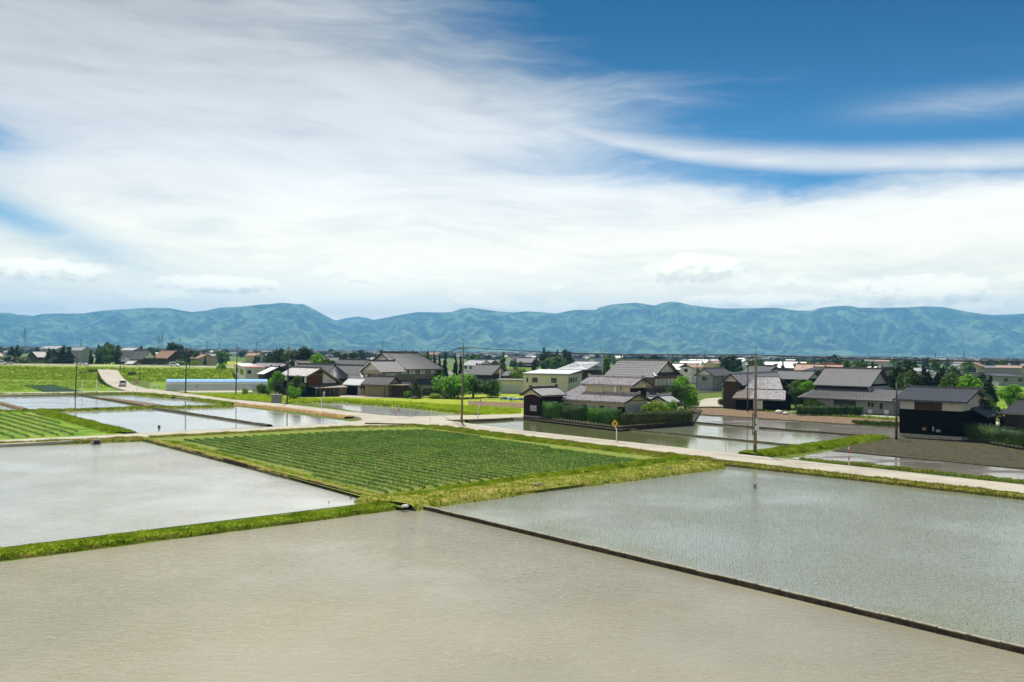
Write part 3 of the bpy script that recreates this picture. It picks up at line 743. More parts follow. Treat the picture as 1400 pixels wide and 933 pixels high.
# grass standing on the banks
tufts('grass_blades', [B['near']], 150, .1, L_BRIGHT, 'lush green grass on the dike between the two left paddies', maxn=26000)
tufts('grass_blades', [B['f4b'], B['cn']], 30, .14, L_DRY, 'mown straw-coloured grass on the bank below the leek field', maxn=17000)
tufts('grass_blades', [B['f4b2'], B['f4r2'], B['rg']], 80, .2, L_BRIGHT, 'bright green grass round the edges of the leek field', maxn=26000)
tufts('grass_blades', [B['rr'], B['pl'], B['f4r'], B['f4t'], B['rv']], 60, .15, L_BANK, 'short green and brown grass along the road banks', maxn=32000)
tufts('grass_blades', [B['l0'], B['ac'], B['le'], B['rd2'], B['pn']], 50, .25, L_BRIGHT, 'green grass on the banks of the far paddies', maxn=16000)
tufts('grass_blades', [EMB], 5.0, .5, L_BRIGHT, 'tall green grass on the slope of the road embankment', maxn=26000, keep=lambda P: (P[:, 1] < 342), spread=.35, nb=5, bw=.06)

# vegetable plants and weeds near the houses
def patch(name, pts, z, dens, h, mat, label, maxn=12000, cat='plants', **k):
    s = MB(); s.add([at(p[0], p[1], z) for p in pts], [tuple(range(len(pts)))]); o = s.build('tmp', mat)
    r_ = tufts(name, [o], dens, h, mat, label, maxn=maxn, cat=cat, **k)
    me = o.data; bpy.data.objects.remove(o); bpy.data.meshes.remove(me); return r_
patch('vegetable_plants', [(390, 546), (466, 546), (560, 551), (712, 560), (712, 565.5), (655, 567.5), (560, 557), (466, 550.5), (395, 550.5)], .07, 20, .4, L_YEL, 'yellow-green vegetable plants in the plot behind the small pond', 9000)
patch('vegetable_plants', [(235, 538), (385, 541), (392, 550.5), (320, 545.5), (250, 538.5)], .07, 14, .4, L_YEL, 'yellow-green weeds between the greenhouse and the road', 6000)
patch('vegetable_plants', [(1010, 557.5), (1225, 572), (1225, 575), (1090, 567), (1010, 559.5)], .08, 8, .4, L_BRIGHT, 'low vegetable plants beside the pale path', 3000)
patch('leek_bed', [(1164, 576.5), (1232, 579.5), (1232, 584), (1172, 581.5)], .08, 30, .4, G_MID, 'short dark green vegetable bed at the end of the bare soil', 3500)
patch('weeds', [(-300, 527), (0, 521), (140, 522), (150, 530), (0, 535), (-300, 541)], .06, 4, .25, L_BRIGHT, 'low green plants in the field below the embankment', 7000)

patch('grass_blades', [(204, 601), (246, 603.5), (520, 676), (600, 665), (610, 672), (546, 690), (514, 683)], .26, 40, .1, L_BRIGHT, 'short green grass on the margin between leek rows and left bank', 9000, 'grass')
patch('grass_blades', [(870, 632), (890, 627), (968, 633), (940, 640), (600, 672), (600, 665)], .26, 40, .1, L_BRIGHT, 'short green grass on the front margin of the leek field', 7000, 'grass')
# ------------------------------------------------------------------ crop rows of leeks, along the grid of the fields
D1 = (at(1400, 894, 0) - at(560, 692, 0)).normalized()         # runs from upper left to lower right
D2 = Vector((-D1.y, D1.x, 0))
if D2.y < 0: D2 = -D2
def inside(P, poly):
    x, y = P.x, P.y; c = False; n = len(poly)
    for i in range(n):
        a, b = poly[i], poly[(i + 1) % n]
        if (a.y > y) != (b.y > y) and x < (b.x - a.x) * (y - a.y) / (b.y - a.y) + a.x: c = not c
    return c
G_ROWS = material('soil_between_rows', [(.17, .21, .05), (.25, .26, .08), (.28, .25, .1)], .8, .95, .1, .6, 6)
def rows(poly_px, z, spacing, h, mat, label, group, dstep=.055, ridge=.1):
    poly = [at(p[0], p[1], z) for p in poly_px]
    o = poly[0]; us = [(p - o).dot(D1) for p in poly]; vs = [(p - o).dot(D2) for p in poly]
    v = min(vs) + spacing * .5; k = 0; kk = 0
    while v < max(vs):
        pts = []
        u = min(us)
        while u < max(us):
            P = o + D1 * u + D2 * v
            if inside(P, poly): pts.append(P)
            u += dstep
        v += spacing; k += 1
        if len(pts) < 12: continue
        P = np.array([(p.x, p.y, p.z + ridge * .8) for p in pts])
        P[:, :2] += rng.normal(0, .05, (len(P), 2))
        keep = (rng.random(len(P)) > .04); P = P[keep]
        row = blades('crop_row', P, h * rng.uniform(.75, 1.15, len(P)), mat, None, .30, 6, .022)
        kk += 1; del row['kind']; tag(row, label % ordinal(kk), 'crop row', group)
        m = MB(); a, b = pts[0], pts[-1]; n = D2 * .28
        seg = resample([a, b], 1.2); vv = []
        for s_ in seg:
            w = n * random.uniform(.85, 1.1); rz = random.uniform(.8, 1.1) * ridge
            vv += [s_ - w, s_ - w * .35 + Vector((0, 0, rz)), s_ + w * .35 + Vector((0, 0, rz)), s_ + w]
        m.add(vv, [(4 * i + j, 4 * i + 4 + j, 4 * i + 5 + j, 4 * i + 1 + j) for i in range(len(seg) - 1) for j in range(3)])
        m.build('soil_ridge', G_ROWS, row)
LEEK = material('leek_leaf', [(.055, .17, .022), (.10, .26, .035), (.19, .36, .05)], .25, .6, .3, trans=.35)
rows([(246, 603), (470, 591), (590, 588.5), (880, 632), (520, 675)], .26, 1.22, .24, LEEK, '%s row of green leeks on a low soil ridge, counted from the left paddy', 'leek rows in the field beside the road')
rows([(-60, 573), (0, 567), (36, 566), (58, 568), (112, 594), (0, 600.5), (-60, 603)], .12, 1.7, .3, LEEK, '%s dark crop row of the bright field at the left edge, counted from the front', 'crop rows in the bright field at the left edge', .16)

# rice seedlings
def seedlings():
    pl = [at(p[0], p[1], WZ) for p in [(620, 692), (985, 645), (1400, 692), (1500, 703), (1500, 912), (1400, 887)]]
    o = pl[0]; us = [(p - o).dot(D1) for p in pl]; vs = [(p - o).dot(D2) for p in pl]
    U, Vv = np.meshgrid(np.arange(min(us), max(us), .24), np.arange(min(vs), max(vs), .33))
    U = U.ravel(); Vv = Vv.ravel() + .05 * np.sin(U * .3)
    P = np.array([o.x, o.y, 0]) + U[:, None] * np.array([D1.x, D1.y, 0]) + Vv[:, None] * np.array([D2.x, D2.y, 0])
    c = np.zeros(len(P), bool); n = len(pl)
    for i in range(n):
        a, b = pl[i], pl[(i + 1) % n]
        t = ((a.y > P[:, 1]) != (b.y > P[:, 1])) & (P[:, 0] < (b.x - a.x) * (P[:, 1] - a.y) / (b.y - a.y) + a.x)
        c ^= t
    P = P[c]; P = P[rng.random(len(P)) > .08]; P[:, :2] += rng.normal(0, .025, (len(P), 2)); P[:, 2] = WZ
    blades('rice_seedlings', P, .115 * rng.uniform(.6, 1.25, len(P)), material('rice_leaf', [(.09, .15, .05), (.15, .22, .08)], .3, .7, .2, trans=.3), 'rows of young rice seedlings standing in the right paddy', .06, 3, .008, 'rice')
seedlings()
patch('water_weeds', [(480, 682), (560, 678), (500, 687), (430, 690)], .03, 1.2, .3, G_MID, 'a few thin weeds in the water at the dike corner', 60)

# ------------------------------------------------------------------ low concrete wall between the two near paddies
def paddy_wall():
    a = at(561, 692.5, .0); b = at(1400, 894.5, 0); d = (b - a).normalized(); b = b + d * 5
    nslab = int((b - a).length / 1.22)
    root = empty('paddy_wall', a, math.atan2(d.y, d.x), 'long low dark concrete slab wall dividing the two nearest paddies', 'wall')
    for i in range(nslab):
        r = random.Random(i)
        m = MB(); x = i * 1.22; dz = r.uniform(-.018, .018); dy = r.uniform(-.008, .008)
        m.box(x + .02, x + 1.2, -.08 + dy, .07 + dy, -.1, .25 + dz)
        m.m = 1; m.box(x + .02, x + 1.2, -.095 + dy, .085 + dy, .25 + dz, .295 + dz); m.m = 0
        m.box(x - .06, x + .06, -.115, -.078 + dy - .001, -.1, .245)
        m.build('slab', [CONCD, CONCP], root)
paddy_wall()
# retaining edge along the left paddy
def edge_boards():
    a = at(262, 617.5, 0); b = at(508, 682.5, 0); d = (b - a).normalized(); n = Vector((d.y, -d.x, 0))
    if n.y > 0: n = -n
    a = a + n * .54; L = (b - a).length
    root = empty('bank_edging', a, math.atan2(d.y, d.x), 'dark weathered edging boards along the bank between left paddy and leek field', 'edging')
    i = 0; x = 0
    while x < L - 1:
        r = random.Random(i + 90); w = 1.8
        m = MB(); m.box(x + .01, x + w - .02, -.03 + r.uniform(-.03, .03), .03, -.1, .36 + r.uniform(-.05, .03))
        m.build('board', CONCD, root); x += w; i += 1
edge_boards()
# ------------------------------------------------------------------ materials of the buildings
def tile(name, c1, c2, rough=.35, spec=.5, scale=2.2, c3=None):
    return material(name, [c1, c2] + ([c3] if c3 else []), scale, rough, spec, .25, 9, world=False, detail=6)
T_GREY = tile('roof_tile_grey', (.075, .073, .075), (.125, .122, .125), .5)
T_DARK = tile('roof_tile_dark', (.05, .047, .05), (.09, .085, .09), .45)
T_BLUE = tile('roof_tile_blue_black', (.045, .048, .055), (.10, .105, .115), .4)
T_SILV = tile('roof_tile_silver', (.30, .30, .31), (.48, .48, .50), .5)
T_MOTT_GLINT = material('roof_tile_mottled_glint', [(.09, .065, .07), (.26, .23, .24), (.58, .55, .57), (.13, .1, .11)], 3.3, .32, .6, .3, 10, world=False, detail=3)  # reddish mottle; the palest tone is sun glint put into the colour
T_MOTT2_GLINT = material('roof_tile_mottled_grey_glint', [(.07, .06, .06), (.22, .2, .2), (.5, .48, .48), (.1, .08, .08)], 2.6, .4, .5, .3, 10, world=False, detail=4)  # grey mottle whose pale tone paints in the sparkle of sunlit tiles
T_BRN = tile('roof_tile_brown', (.12, .085, .06), (.2, .15, .11), .5)
T_RED = tile('roof_metal_red', (.35, .13, .12), (.45, .2, .18), .5, .3, .6)
T_ORNG = tile('roof_metal_rust', (.3, .16, .1), (.42, .26, .18), .6, .3, .9)
M_ROOFW = tile('roof_metal_pale', (.5, .51, .53), (.62, .63, .65), .5, .4, .5)
M_ROOFS = tile('roof_metal_grey', (.25, .26, .28), (.33, .34, .36), .5, .4, .5)
def wallm(name, c1, c2, rough=.9, scale=.8, bump=.15): return material(name, [c1, c2], scale, rough, .2, bump, 12, world=False)
P_WHITE = wallm('plaster_white', (.62, .62, .58), (.74, .74, .71))
P_CREAM = wallm('plaster_cream', (.58, .53, .33), (.68, .63, .43))
P_PALE = wallm('plaster_pale_cream', (.56, .55, .44), (.66, .65, .53))
P_BEIGE = wallm('plaster_beige', (.42, .35, .23), (.5, .43, .3))
P_OCHRE = wallm('plaster_ochre_grey', (.2, .175, .105), (.27, .235, .15))
P_GREY = wallm('siding_grey', (.22, .23, .24), (.32, .33, .35))
P_GREYG = wallm('siding_grey_green', (.17, .17, .14), (.22, .22, .18))
B_BLACK = material('boards_black', [(.002, .002, .002), (.006, .005, .005)], 3, .9, .06, .5, 9, world=False, stretch=(4, 4, .3))
B_PURPLE = material('boards_dark_purple', [(.018, .009, .011), (.034, .018, .02)], 3, .85, .1, .5, 9, world=False, stretch=(4, 4, .3))
B_BROWN = material('boards_brown', [(.045, .028, .02), (.085, .055, .038)], 3, .8, .2, .5, 9, world=False, stretch=(4, 4, .3))
B_RED = material('boards_red_brown', [(.11, .035, .018), (.18, .06, .03)], 3, .75, .25, .5, 9, world=False, stretch=(4, 4, .3))
B_TAN = material('boards_tan', [(.17, .12, .075), (.26, .19, .12)], 3, .8, .2, .5, 9, world=False, stretch=(4, 4, .3))
GLASS = material('window_glass', [(.02, .025, .03), (.05, .055, .06)], .5, .08, .6, world=False)
GLASSP = material('window_paper_and_reflection', [(.45, .5, .5), (.62, .66, .66)], 1.5, .2, .5, world=False)  # pale paper; on the shed this colour stands in for a reflection
FRAMEM = material('window_frame_dark', [(.03, .025, .02), (.05, .045, .04)], 2, .6, .3, world=False)
FRAMEW = material('window_frame_pale', [(.45, .45, .43), (.55, .55, .53)], 2, .5, .4, world=False)
SHUT = material('shutter_pale_blue', [(.42, .48, .5), (.5, .56, .58)], .6, .5, .4, world=False)
WHITE = material('paint_white', [(.74, .74, .72), (.8, .8, .78)], 3, .5, .4, world=False)

def tplane(mb, A, B, C, D, pitch=.3, amp=None, course=.35):
    """roof slope A,B (eave) C,D (ridge): rolls running up the slope, stepped courses across it"""
    A, B, C, D = map(Vector, (A, B, C, D))
    amp = amp or min(.1, pitch * .2)
    n = (B - A).cross(D - A).normalized()
    if n.z < 0: n = -n
    wid = (B - A).length; sl = ((C + D) * .5 - (A + B) * .5).length
    nc = max(2, round(wid / pitch)); nr = max(1, round(sl / course))
    k = 3; offs = [0, .85, 1.0]
    vs = []
    us = [(i + j / k, offs[j]) for i in range(nc) for j in range(k)] + [(nc, 0)]
    rowsv = []
    for r_ in range(nr):
        rowsv += [(r_ / nr, .028 if r_ else .02), ((r_ + .985) / nr, 0.0)]
    for (v, hh) in rowsv:
        for (u, o) in us:
            t = u / nc
            p = A.lerp(B, t).lerp(D.lerp(C, t), v)
            vs.append(p + n * (o * amp + hh))
    m = len(us)
    fs = [(r_ * m + i, r_ * m + i + 1, (r_ + 1) * m + i + 1, (r_ + 1) * m + i) for r_ in range(len(rowsv) - 1) for i in range(m - 1)]
    if ((B - A).cross(D - A)).z < 0: fs = [tuple(reversed(f)) for f in fs]
    mb.add(vs, fs)
class House:
    def __init__(s, name, label, cat, px, az, D=None, by=None, z=0.1, xl=None, xr=None, L=None, W=None, group=None, pitch=.3):
        s.P = at(px, by, z) if by else col_at(px, D, z)
        s.az = az; s.rz = -R(90 + az); s.z = z; s.pitch = pitch
        s.ex = Vector((math.cos(s.rz), math.sin(s.rz), 0)); s.ey = Vector((-math.sin(s.rz), math.cos(s.rz), 0))
        s.L = L or s.solve(-s.ex, xl); s.W = W or s.solve(s.ey, xr)
        s.o = empty(name, s.P, s.rz, label, cat, group)
    def solve(s, d, px):
        lo, hi = 0, 80; s0 = px > proj(s.P)[0]
        for _ in range(40):
            m = (lo + hi) / 2; q = proj(s.P + d * m)[0]
            if (q < px) == s0: lo = m
            else: hi = m
        return lo
    def h(s, py, x=0.0, y=0.0): return zat(s.P + s.ex * x + s.ey * y, py) - s.z
    def pt(s, x, y, z): return proj(s.P + s.ex * x + s.ey * y + Vector((0, 0, z)))
    def box(s, name, x0, x1, y0, y1, z0, z1, mat, parent=None):
        m = MB(); m.box(x0, x1, y0, y1, z0, z1); return m.build(name, mat, parent or s.o)
    def boards(s, name, x0, x1, y0, y1, z0, z1, mat, n=.45):       # board wall with raised battens
        m = MB(); m.box(x0, x1, y0, y1, z0, z1)
        k = max(1, int((x1 - x0) / n))
        for i in range(k + 1):
            x = x0 + (x1 - x0) * i / k; m.box(x - .03, x + .03, y0 - .03, y0 + .02, z0 + .02, z1 - .02)
        k = max(1, int((y1 - y0) / n))
        for i in range(k + 1):
            y = y0 + (y1 - y0) * i / k; m.box(x1 - .02, x1 + .03, y - .03, y + .03, z0 + .02, z1 - .02)
        return m.build(name, mat, s.o)
    def gable(s, x0, x1, y0, y1, ze, rise, axis='x', mat=None, over=.6, verge=.5, gmat=None, name='roof', ridge=True, th=.16, tiles=True, asym=None, trim=None):
        """gable roof over the given wall rectangle; ze is the eave height at the wall"""
        def T(a, b, z): return (a, b, z) if axis == 'x' else (b, a, z)
        if axis == 'x': a0, a1, b0, b1 = x0 - verge, x1 + verge, y0, y1
        else: a0, a1, b0, b1 = y0 - verge, y1 + verge, x0, x1
        mid = asym if asym is not None else (b0 + b1) / 2
        s0 = rise / (mid - b0); s1 = rise / (b1 - mid)
        e0 = ze - over * s0; e1 = ze - over * s1; zr = ze + rise
        m = MB()
        for (bb, e) in ((b0 - over, e0), (b1 + over, e1)):
            A, Bv, C, Dv = T(a0, bb, e), T(a1, bb, e), T(a1, mid, zr), T(a0, mid, zr)
            m.slab([A, Bv, C, Dv], th)
        t = MB()
        for (bb, e) in ((b0 - over, e0), (b1 + over, e1)):
            A, Bv, C, Dv = T(a0, bb, e + .012), T(a1, bb, e + .012), T(a1, mid, zr + .012), T(a0, mid, zr + .012)
            if tiles: tplane(t, A, Bv, C, Dv, s.pitch, course=s.pitch * 1.15)
        m.v += []; k = len(m.v)
        m.m = 0; off = len(m.v); m.v += t.v; m.f += [[off + i for i in f] for f in t.f]; m.mi += [0] * len(t.f)
        ro = m.build(name, mat, s.o)
        if ridge:
            r_ = MB(); q = T(a0 - .06, mid - .16, 0), T(a1 + .06, mid + .16, 0)
            r_.box(min(q[0][0], q[1][0]), max(q[0][0], q[1][0]), min(q[0][1], q[1][1]), max(q[0][1], q[1][1]), zr - .05, zr + .30)
            for a_ in (a0, a1):                      # end ornaments
                p = T(a_, mid, 0); r_.box(p[0] - .16, p[0] + .16, p[1] - .22, p[1] + .22, zr + .02, zr + .52)
            r_.build('roof_ridge', mat, ro)
        for a_, sg in ((a0, 1), (a1, -1)):           # verge boards
            v = MB()
            for bb, e in ((b0 - over, e0), (b1 + over, e1)):
                v.slab([T(a_ - .04, bb, e + .10), T(a_ + .04, bb, e + .10), T(a_ + .04, mid, zr + .10), T(a_ - .04, mid, zr + .10)], .32)
            v.build('verge_board', trim or FRAMEM, s.o)
        if gmat:
            w0, w1 = (x0, x1) if axis == 'x' else (y0, y1)
            for a_ in (w0, w1):
                v = MB(); d = .06 if a_ == w0 else -.06
                P = [(a_, b0, ze - .02), (a_, b1, ze - .02), (a_, mid, zr - .1)]; Q = [(a_ + d * 3, b, z) for _, b, z in P]
                P = [T(*q) for q in P]; Q = [T(*q) for q in Q]
                v.add(P + Q, [(0, 1, 2), (5, 4, 3), (0, 3, 4, 1), (1, 4, 5, 2), (2, 5, 3, 0)]); g_ = v.build('gable_wall', gmat, s.o)
        return ro
    def slope(s, name, A, B, C, D, mat, th=.14, tiles=True):      # one free roof slope
        m = MB(); m.slab([A, B, C, D], th)
        if tiles: tplane(m, *[(p[0], p[1], p[2] + .012) for p in (A, B, C, D)], s.pitch, course=s.pitch * 1.15)
        return m.build(name, mat, s.o)
    def pent(s, x0, x1, y0, y1, z0, z1, mat, out=1.0, sides='FR', name='lower_roof'):
        """skirt roof round the wall rectangle: z1 at the wall, z0 at the outer edge"""
        m = MB(); o = out
        q = {'F': [(x0 - o, y0 - o, z0), (x1 + o, y0 - o, z0), (x1, y0, z1), (x0, y0, z1)],
             'R': [(x1 + o, y0 - o, z0), (x1 + o, y1 + o, z0), (x1, y1, z1), (x1, y0, z1)],
             'L': [(x0 - o, y1 + o, z0), (x0 - o, y0 - o, z0), (x0, y0, z1), (x0, y1, z1)],
             'B': [(x1 + o, y1 + o, z0), (x0 - o, y1 + o, z0), (x0, y1, z1), (x1, y1, z1)]}
        for c in sides:
            m.slab(q[c], .13); tplane(m, *[(p[0], p[1], p[2] + .012) for p in q[c]], s.pitch, course=s.pitch * 1.15)
        return m.build(name, mat, s.o)
    def hip(s, x0, x1, y0, y1, ze, rise, mat, over=.7, name='roof', inset=None):
        o = over; W = y1 - y0 + 2 * o; ins = inset if inset is not None else W / 2; ym = (y0 + y1) / 2; sl = rise / (W / 2 - o) if W / 2 > o else 1
        z0 = ze - o * sl; zr = ze + rise; m = MB()
        a, b, c, d = (x0 - o, y0 - o, z0), (x1 + o, y0 - o, z0), (x1 + o, y1 + o, z0), (x0 - o, y1 + o, z0)
        r0, r1 = (x0 - o + ins, ym, zr), (x1 + o - ins, ym, zr)
        for q in ((a, b, r1, r0), (c, d, r0, r1)):
            m.slab(q, .12); tplane(m, *[(p[0], p[1], p[2] + .012) for p in q], s.pitch, course=s.pitch * 1.15)
        for q in ((b, c, r1), (d, a, r0)):
            m.slab(q, .12); tplane(m, *[(p[0], p[1], p[2] + .012) for p in (q[0], q[1], q[2], q[2])], s.pitch, course=s.pitch * 1.15)
        ro = m.build(name, mat, s.o)
        t = MB(); t.tube(r0, r1, .16, n=6)
        for e, f in ((a, r0), (d, r0), (b, r1), (c, r1)): t.tube(e, f, .12, n=5)
        t.build('roof_ridge', mat, ro); return ro
    def win(s, face, u0, u1, z0, z1, off=0.0, n=2, frame=None, pane=None, name='window', bars=0):
        """window on the front (F: plane y=off) or right side (R: plane x=off), u along the wall"""
        m = MB(); t = .07
        def bx(ua, ub, za, zb, d0, d1, mm):
            if face == 'F': mm.box(ua, ub, off - d1, off - d0, za, zb)
            else: mm.box(off + d0, off + d1, ua, ub, za, zb)
        bx(u0, u1, z0, z0 + t, -.02, .09, m); bx(u0, u1, z1 - t, z1, -.02, .09, m)
        w = (u1 - u0) / n
        for i in range(n + 1):
            c = min(max(u0 + i * w, u0 + t / 2), u1 - t / 2)
            bx(c - t / 2, c + t / 2, z0 + t, z1 - t, -.02, .088, m)
        for j in range(bars):
            zz = z0 + (z1 - z0) * (j + 1) / (bars + 1); bx(u0 + t, u1 - t, zz - .02, zz + .02, 0.02, .07, m)
        f = m.build(name, frame or FRAMEM, s.o)
        for i in range(n):
            p = MB(); bx(u0 + i * w + t * .5, u0 + (i + 1) * w - t * .5, z0 + t, z1 - t, -.01, .03, p)
            p.build('pane', pane or GLASS, f)
        return f

# ------------------------------------------------------------------ black storehouse at the right
P_DIMMED = wallm('plaster_dimmed', (.42, .42, .41), (.52, .52, .5))  # white plaster, its colour dimmed to carry the vignette at the frame side
def storehouse():
    H = House('storehouse', 'black boarded storehouse with white plaster band and grey tiled roof, at the right', 'storehouse', 1314.5, -50, by=602, xl=1230, xr=1345, pitch=.42)
    L, W = H.L, H.W; ze = H.h(551) + .25; 
    H.box('foundation', -L - .05, .05, -.05, W + .05, -.3, .42, CONC)
    H.boards('wall', -L, 0, 0, W, .42, ze - 1.45, B_BLACK, .5)
    H.box('plaster_wall', -L + .04, -.04, .04, W - .04, ze - 1.45, ze + .05, P_DIMMED)
    zz = ze - 1.55
    H.boards('wooden_panel', -L + .36 * L - .9, -L + .72 * L - .3, -.04, .05, zz + .12, ze - .25, B_BROWN, .4)
    H.gable(-L, 0, 0, W, ze, H.h(529.5, 0, W / 2) - ze - .35, 'x', T_BLUE, .75, .75, P_DIMMED)
    # lean-to on the far side of the right wall
    H.boards('lean_to', 0.02, 1.6, W * .5, W - .2, 0, zz - .6, B_BLACK)
    H.slope('lean_to_roof', (.0, W * .38, zz + .35), (0, W + .2, zz + .35), (2.3, W + .2, zz - .75), (2.3, W * .38, zz - .75), T_DARK)
    b = MB()                                    # things stacked in the open bay low on the front
    b.box(-L * .62, -L * .56, -.12, -.035, 1.0, 1.45); b.build('wall_box', B_TAN, H.o)
    b = MB(); b.box(-L * .46, -L * .43, -.12, -.035, 1.0, 1.6); b.box(-L * .4, -L * .33, -.1, -.035, .9, 1.25); b.build('wall_box', P_GREY, H.o)
    return H
H17 = storehouse()

# ------------------------------------------------------------------ small shed beside the hedge
def shed():
    H = House('shed', 'small dark purple-brown shed with cream gables and grey tiled roof at the water edge', 'shed', 738.5, -50, by=571.5, z=.3, xl=716, xr=769, pitch=.3)
    L, W = H.L, H.W; ze = H.h(539) ; rise = H.h(528, -L / 2, 0) - ze - .35
    H.box('foundation', -L - .05, .05, -.05, W + .05, -.4, .25, CONC)
    H.boards('wall', -L, 0, 0, W, .25, ze - .55, B_PURPLE, .45)
    H.box('upper_wall', -L + .03, -.03, .03, W - .03, ze - .55, ze + .05, P_CREAM)
    m = MB()                                      # dark boarded arch in the middle of the gable
    n = 8; P = [(-L, -.05, ze - .57)] + [(-L + L * i / n, -.05, ze - .57 + .42 * math.sin(math.pi * i / n)) for i in range(n + 1)][1:-1] + [(0, -.05, ze - .57)]
    Q = [(x, .025, z) for x, _, z in P]; k = len(P)
    m.add(P + Q, [tuple(reversed(range(k))), tuple(range(k, 2 * k))] + [(i, (i + 1) % k, (i + 1) % k + k, i + k) for i in range(k)])
    m.build('gable_boards', B_PURPLE, H.o)
    H.win('F', -L * .62, -L * .2, 1.0, 2.1, 0, 3, FRAMEM, GLASSP, bars=1)  # pale panes carry the whitish reflection in their colour
    H.gable(-L, 0, 0, W, ze, rise, 'y', T_BLUE, .55, .5, P_CREAM)
shed()

# ------------------------------------------------------------------ cream house behind the hedge
def hedge_house():
    H = House('house', 'cream walled house with mottled pinkish tiled roofs on two levels behind the tall hedge', 'house', 854, -50, D=146, z=.4, xl=768, xr=884, pitch=.32)
    L, W = H.L, H.W
    ze = H.h(548.5); rise = H.h(536.5, 0, W * .5) - ze - .3
    H.boards('lower_wall', -L, 0, 0, W, 0, ze - 1.0, B_PURPLE, .5)
    H.box('wall', -L + .03, -.03, .03, W - .03, ze - 1.0, ze - .15, P_CREAM)
    H.gable(-L * .45, 0, 0, W, ze, rise, 'x', T_MOTT_GLINT, .75, .7, P_CREAM, ridge=True)
    sl = rise / (W / 2); d = 6.4
    # long front slope that climbs to the upper storey, on the left
    H.slope('roof', (-L - .9, -.78, ze - .78 * sl + .01), (-L * .45 + .1 - .6, -.78, ze - .78 * sl + .01), (-L * .45 - .5, d, ze + d * sl + .01), (-L - .9, d, ze + d * sl + .01), T_MOTT_GLINT)
    H.box('rear_wall', -L + .1, -L * .4, 2.2, d + 2, 0, ze + .3, P_CREAM)
    H.slope('roof', (-L - .9, d + 3.4, ze + (d - 3.4) * sl), (-1, d + 3.4, ze + (d - 3.4) * sl), (-1, d - .01, ze + d * sl - .02), (-L - .9, d - .01, ze + d * sl - .02), T_MOTT_GLINT)
    # upper storey
    x0, x1, y0 = -L * .80, -.9, 3.5; y1 = 8.3
    zu = zat(H.P + H.ex * x1 + H.ey * (y0), 527.0) - H.z + .25
    zr = H.h(514.5, x1, (y0 + y1) / 2)
    H.box('upper_wall', x0, x1, y0, y1, ze, zu + .05, P_CREAM)
    H.boards('upper_boards', x1 - .1, x1 + .04, y0 - .03, y1 + .02, ze, zu - .75, B_PURPLE)
    H.box('air_vent', x0 + (x1 - x0) * .66, x0 + (x1 - x0) * .66 + .45, y0 - .35, y0 - .01, zu - 1.5, zu - .5, WHITE)
    H.box('air_vent', x0 + (x1 - x0) * .78, x0 + (x1 - x0) * .78 + .2, y0 - .2, y0 - .01, zu - 1.2, zu - .55, P_GREY)
    H.gable(x0, x1, y0, y1, zu, zr - zu - .35, 'x', T_MOTT_GLINT, .75, .9, P_CREAM)
    b = MB(); b.tube((x1 - .02, (y0 + y1) / 2, zu + .3), (x1 - .02, (y0 + y1) / 2, zr - .5), .05, n=5); b.build('gable_post', FRAMEM, H.o)
    H.win('R', .3, W - .8, .9, 2.4, 0, 4, FRAMEW, GLASSP)
    for i in range(3): H.win('F', -L * .3 - i * 3.6, -L * .3 - i * 3.6 + 2.6, 1.0, 2.2, 0, 3, FRAMEW, GLASSP)
    m = MB(); m.tube((-L * .35, 2.0, ze + 1.6), (-L * .35 - .6, .2, ze + .35), .035, n=5); m.build('drain_pipe', P_GREY, H.o)
    # annex with white door to the right rear
    H.box('annex_wall', .2, 3.4, W + 1.0, W + 4.4, 0, 2.9, P_WHITE)
    H.gable(.2, 3.4, W + 1.0, W + 4.4, 2.9, .8, 'y', T_SILV, .4, .4, P_WHITE, name='annex_roof')
    return H
H9 = hedge_house()

# ------------------------------------------------------------------ two storey cream block
def cream_block():
    H = House('workshop', 'long pale cream flat-roofed two-storey building with small dark windows', 'building', 778, -78, D=228, xl=715, xr=838)
    L, W = H.L, min(H.W, 26); zt = H.h(513.5)
    H.box('wall', -L, 0, 0, W, 0, zt, P_PALE)
    m = MB(); m.box(-L - .35, .35, -.35, W + .35, zt, zt + .35); m.build('roof_edge', P_GREY, H.o)
    m = MB(); m.slab([(-L - .3, -.3, zt + .4), (.3, -.3, zt + .4), (.3, W + .3, zt + .95), (-L - .3, W + .3, zt + .95)], .04); m.build('roof', M_ROOFW, H.o)
    for a, b in ((.075, .11), (.20, .32), (.62, .74)): H.win('F', -L + a * L, -L + b * L, zt - 2.0, zt - .75, 0, 1 if a < .1 else 2, FRAMEM)
    for y in (1.2, 4.6, 8.5, 13): H.win('R', y, y + 1.8, zt - 2.0, zt - .75, 0, 2, FRAMEM)
    m = MB(); m.box(-.1, .04, -.04, .06, 0, zt); m.build('drain_pipe', P_GREY, H.o)
cream_block()
def garage():
    H = House('garage', 'low beige garage with a wide pale blue roller shutter beside the cream block', 'garage', 715, -82, D=236, xl=679, W=7)
    L = H.L; zt = H.h(521)
    H.box('wall', -L, 0, 0, 7, 0, zt, P_PALE)
    H.box('roof', -L - .3, .3, -.5, 7.3, zt, zt + .3, CONC)
    m = MB(); n = 14; z1 = H.h(526.5)
    for i in range(n): m.box(-L * .86, -L * .05, -.07 + (.02 if i % 2 else 0), .01, .05 + i * (z1 - .05) / n, .05 + (i + .93) * (z1 - .05) / n)
    m.build('roller_shutter', SHUT, H.o)
garage()

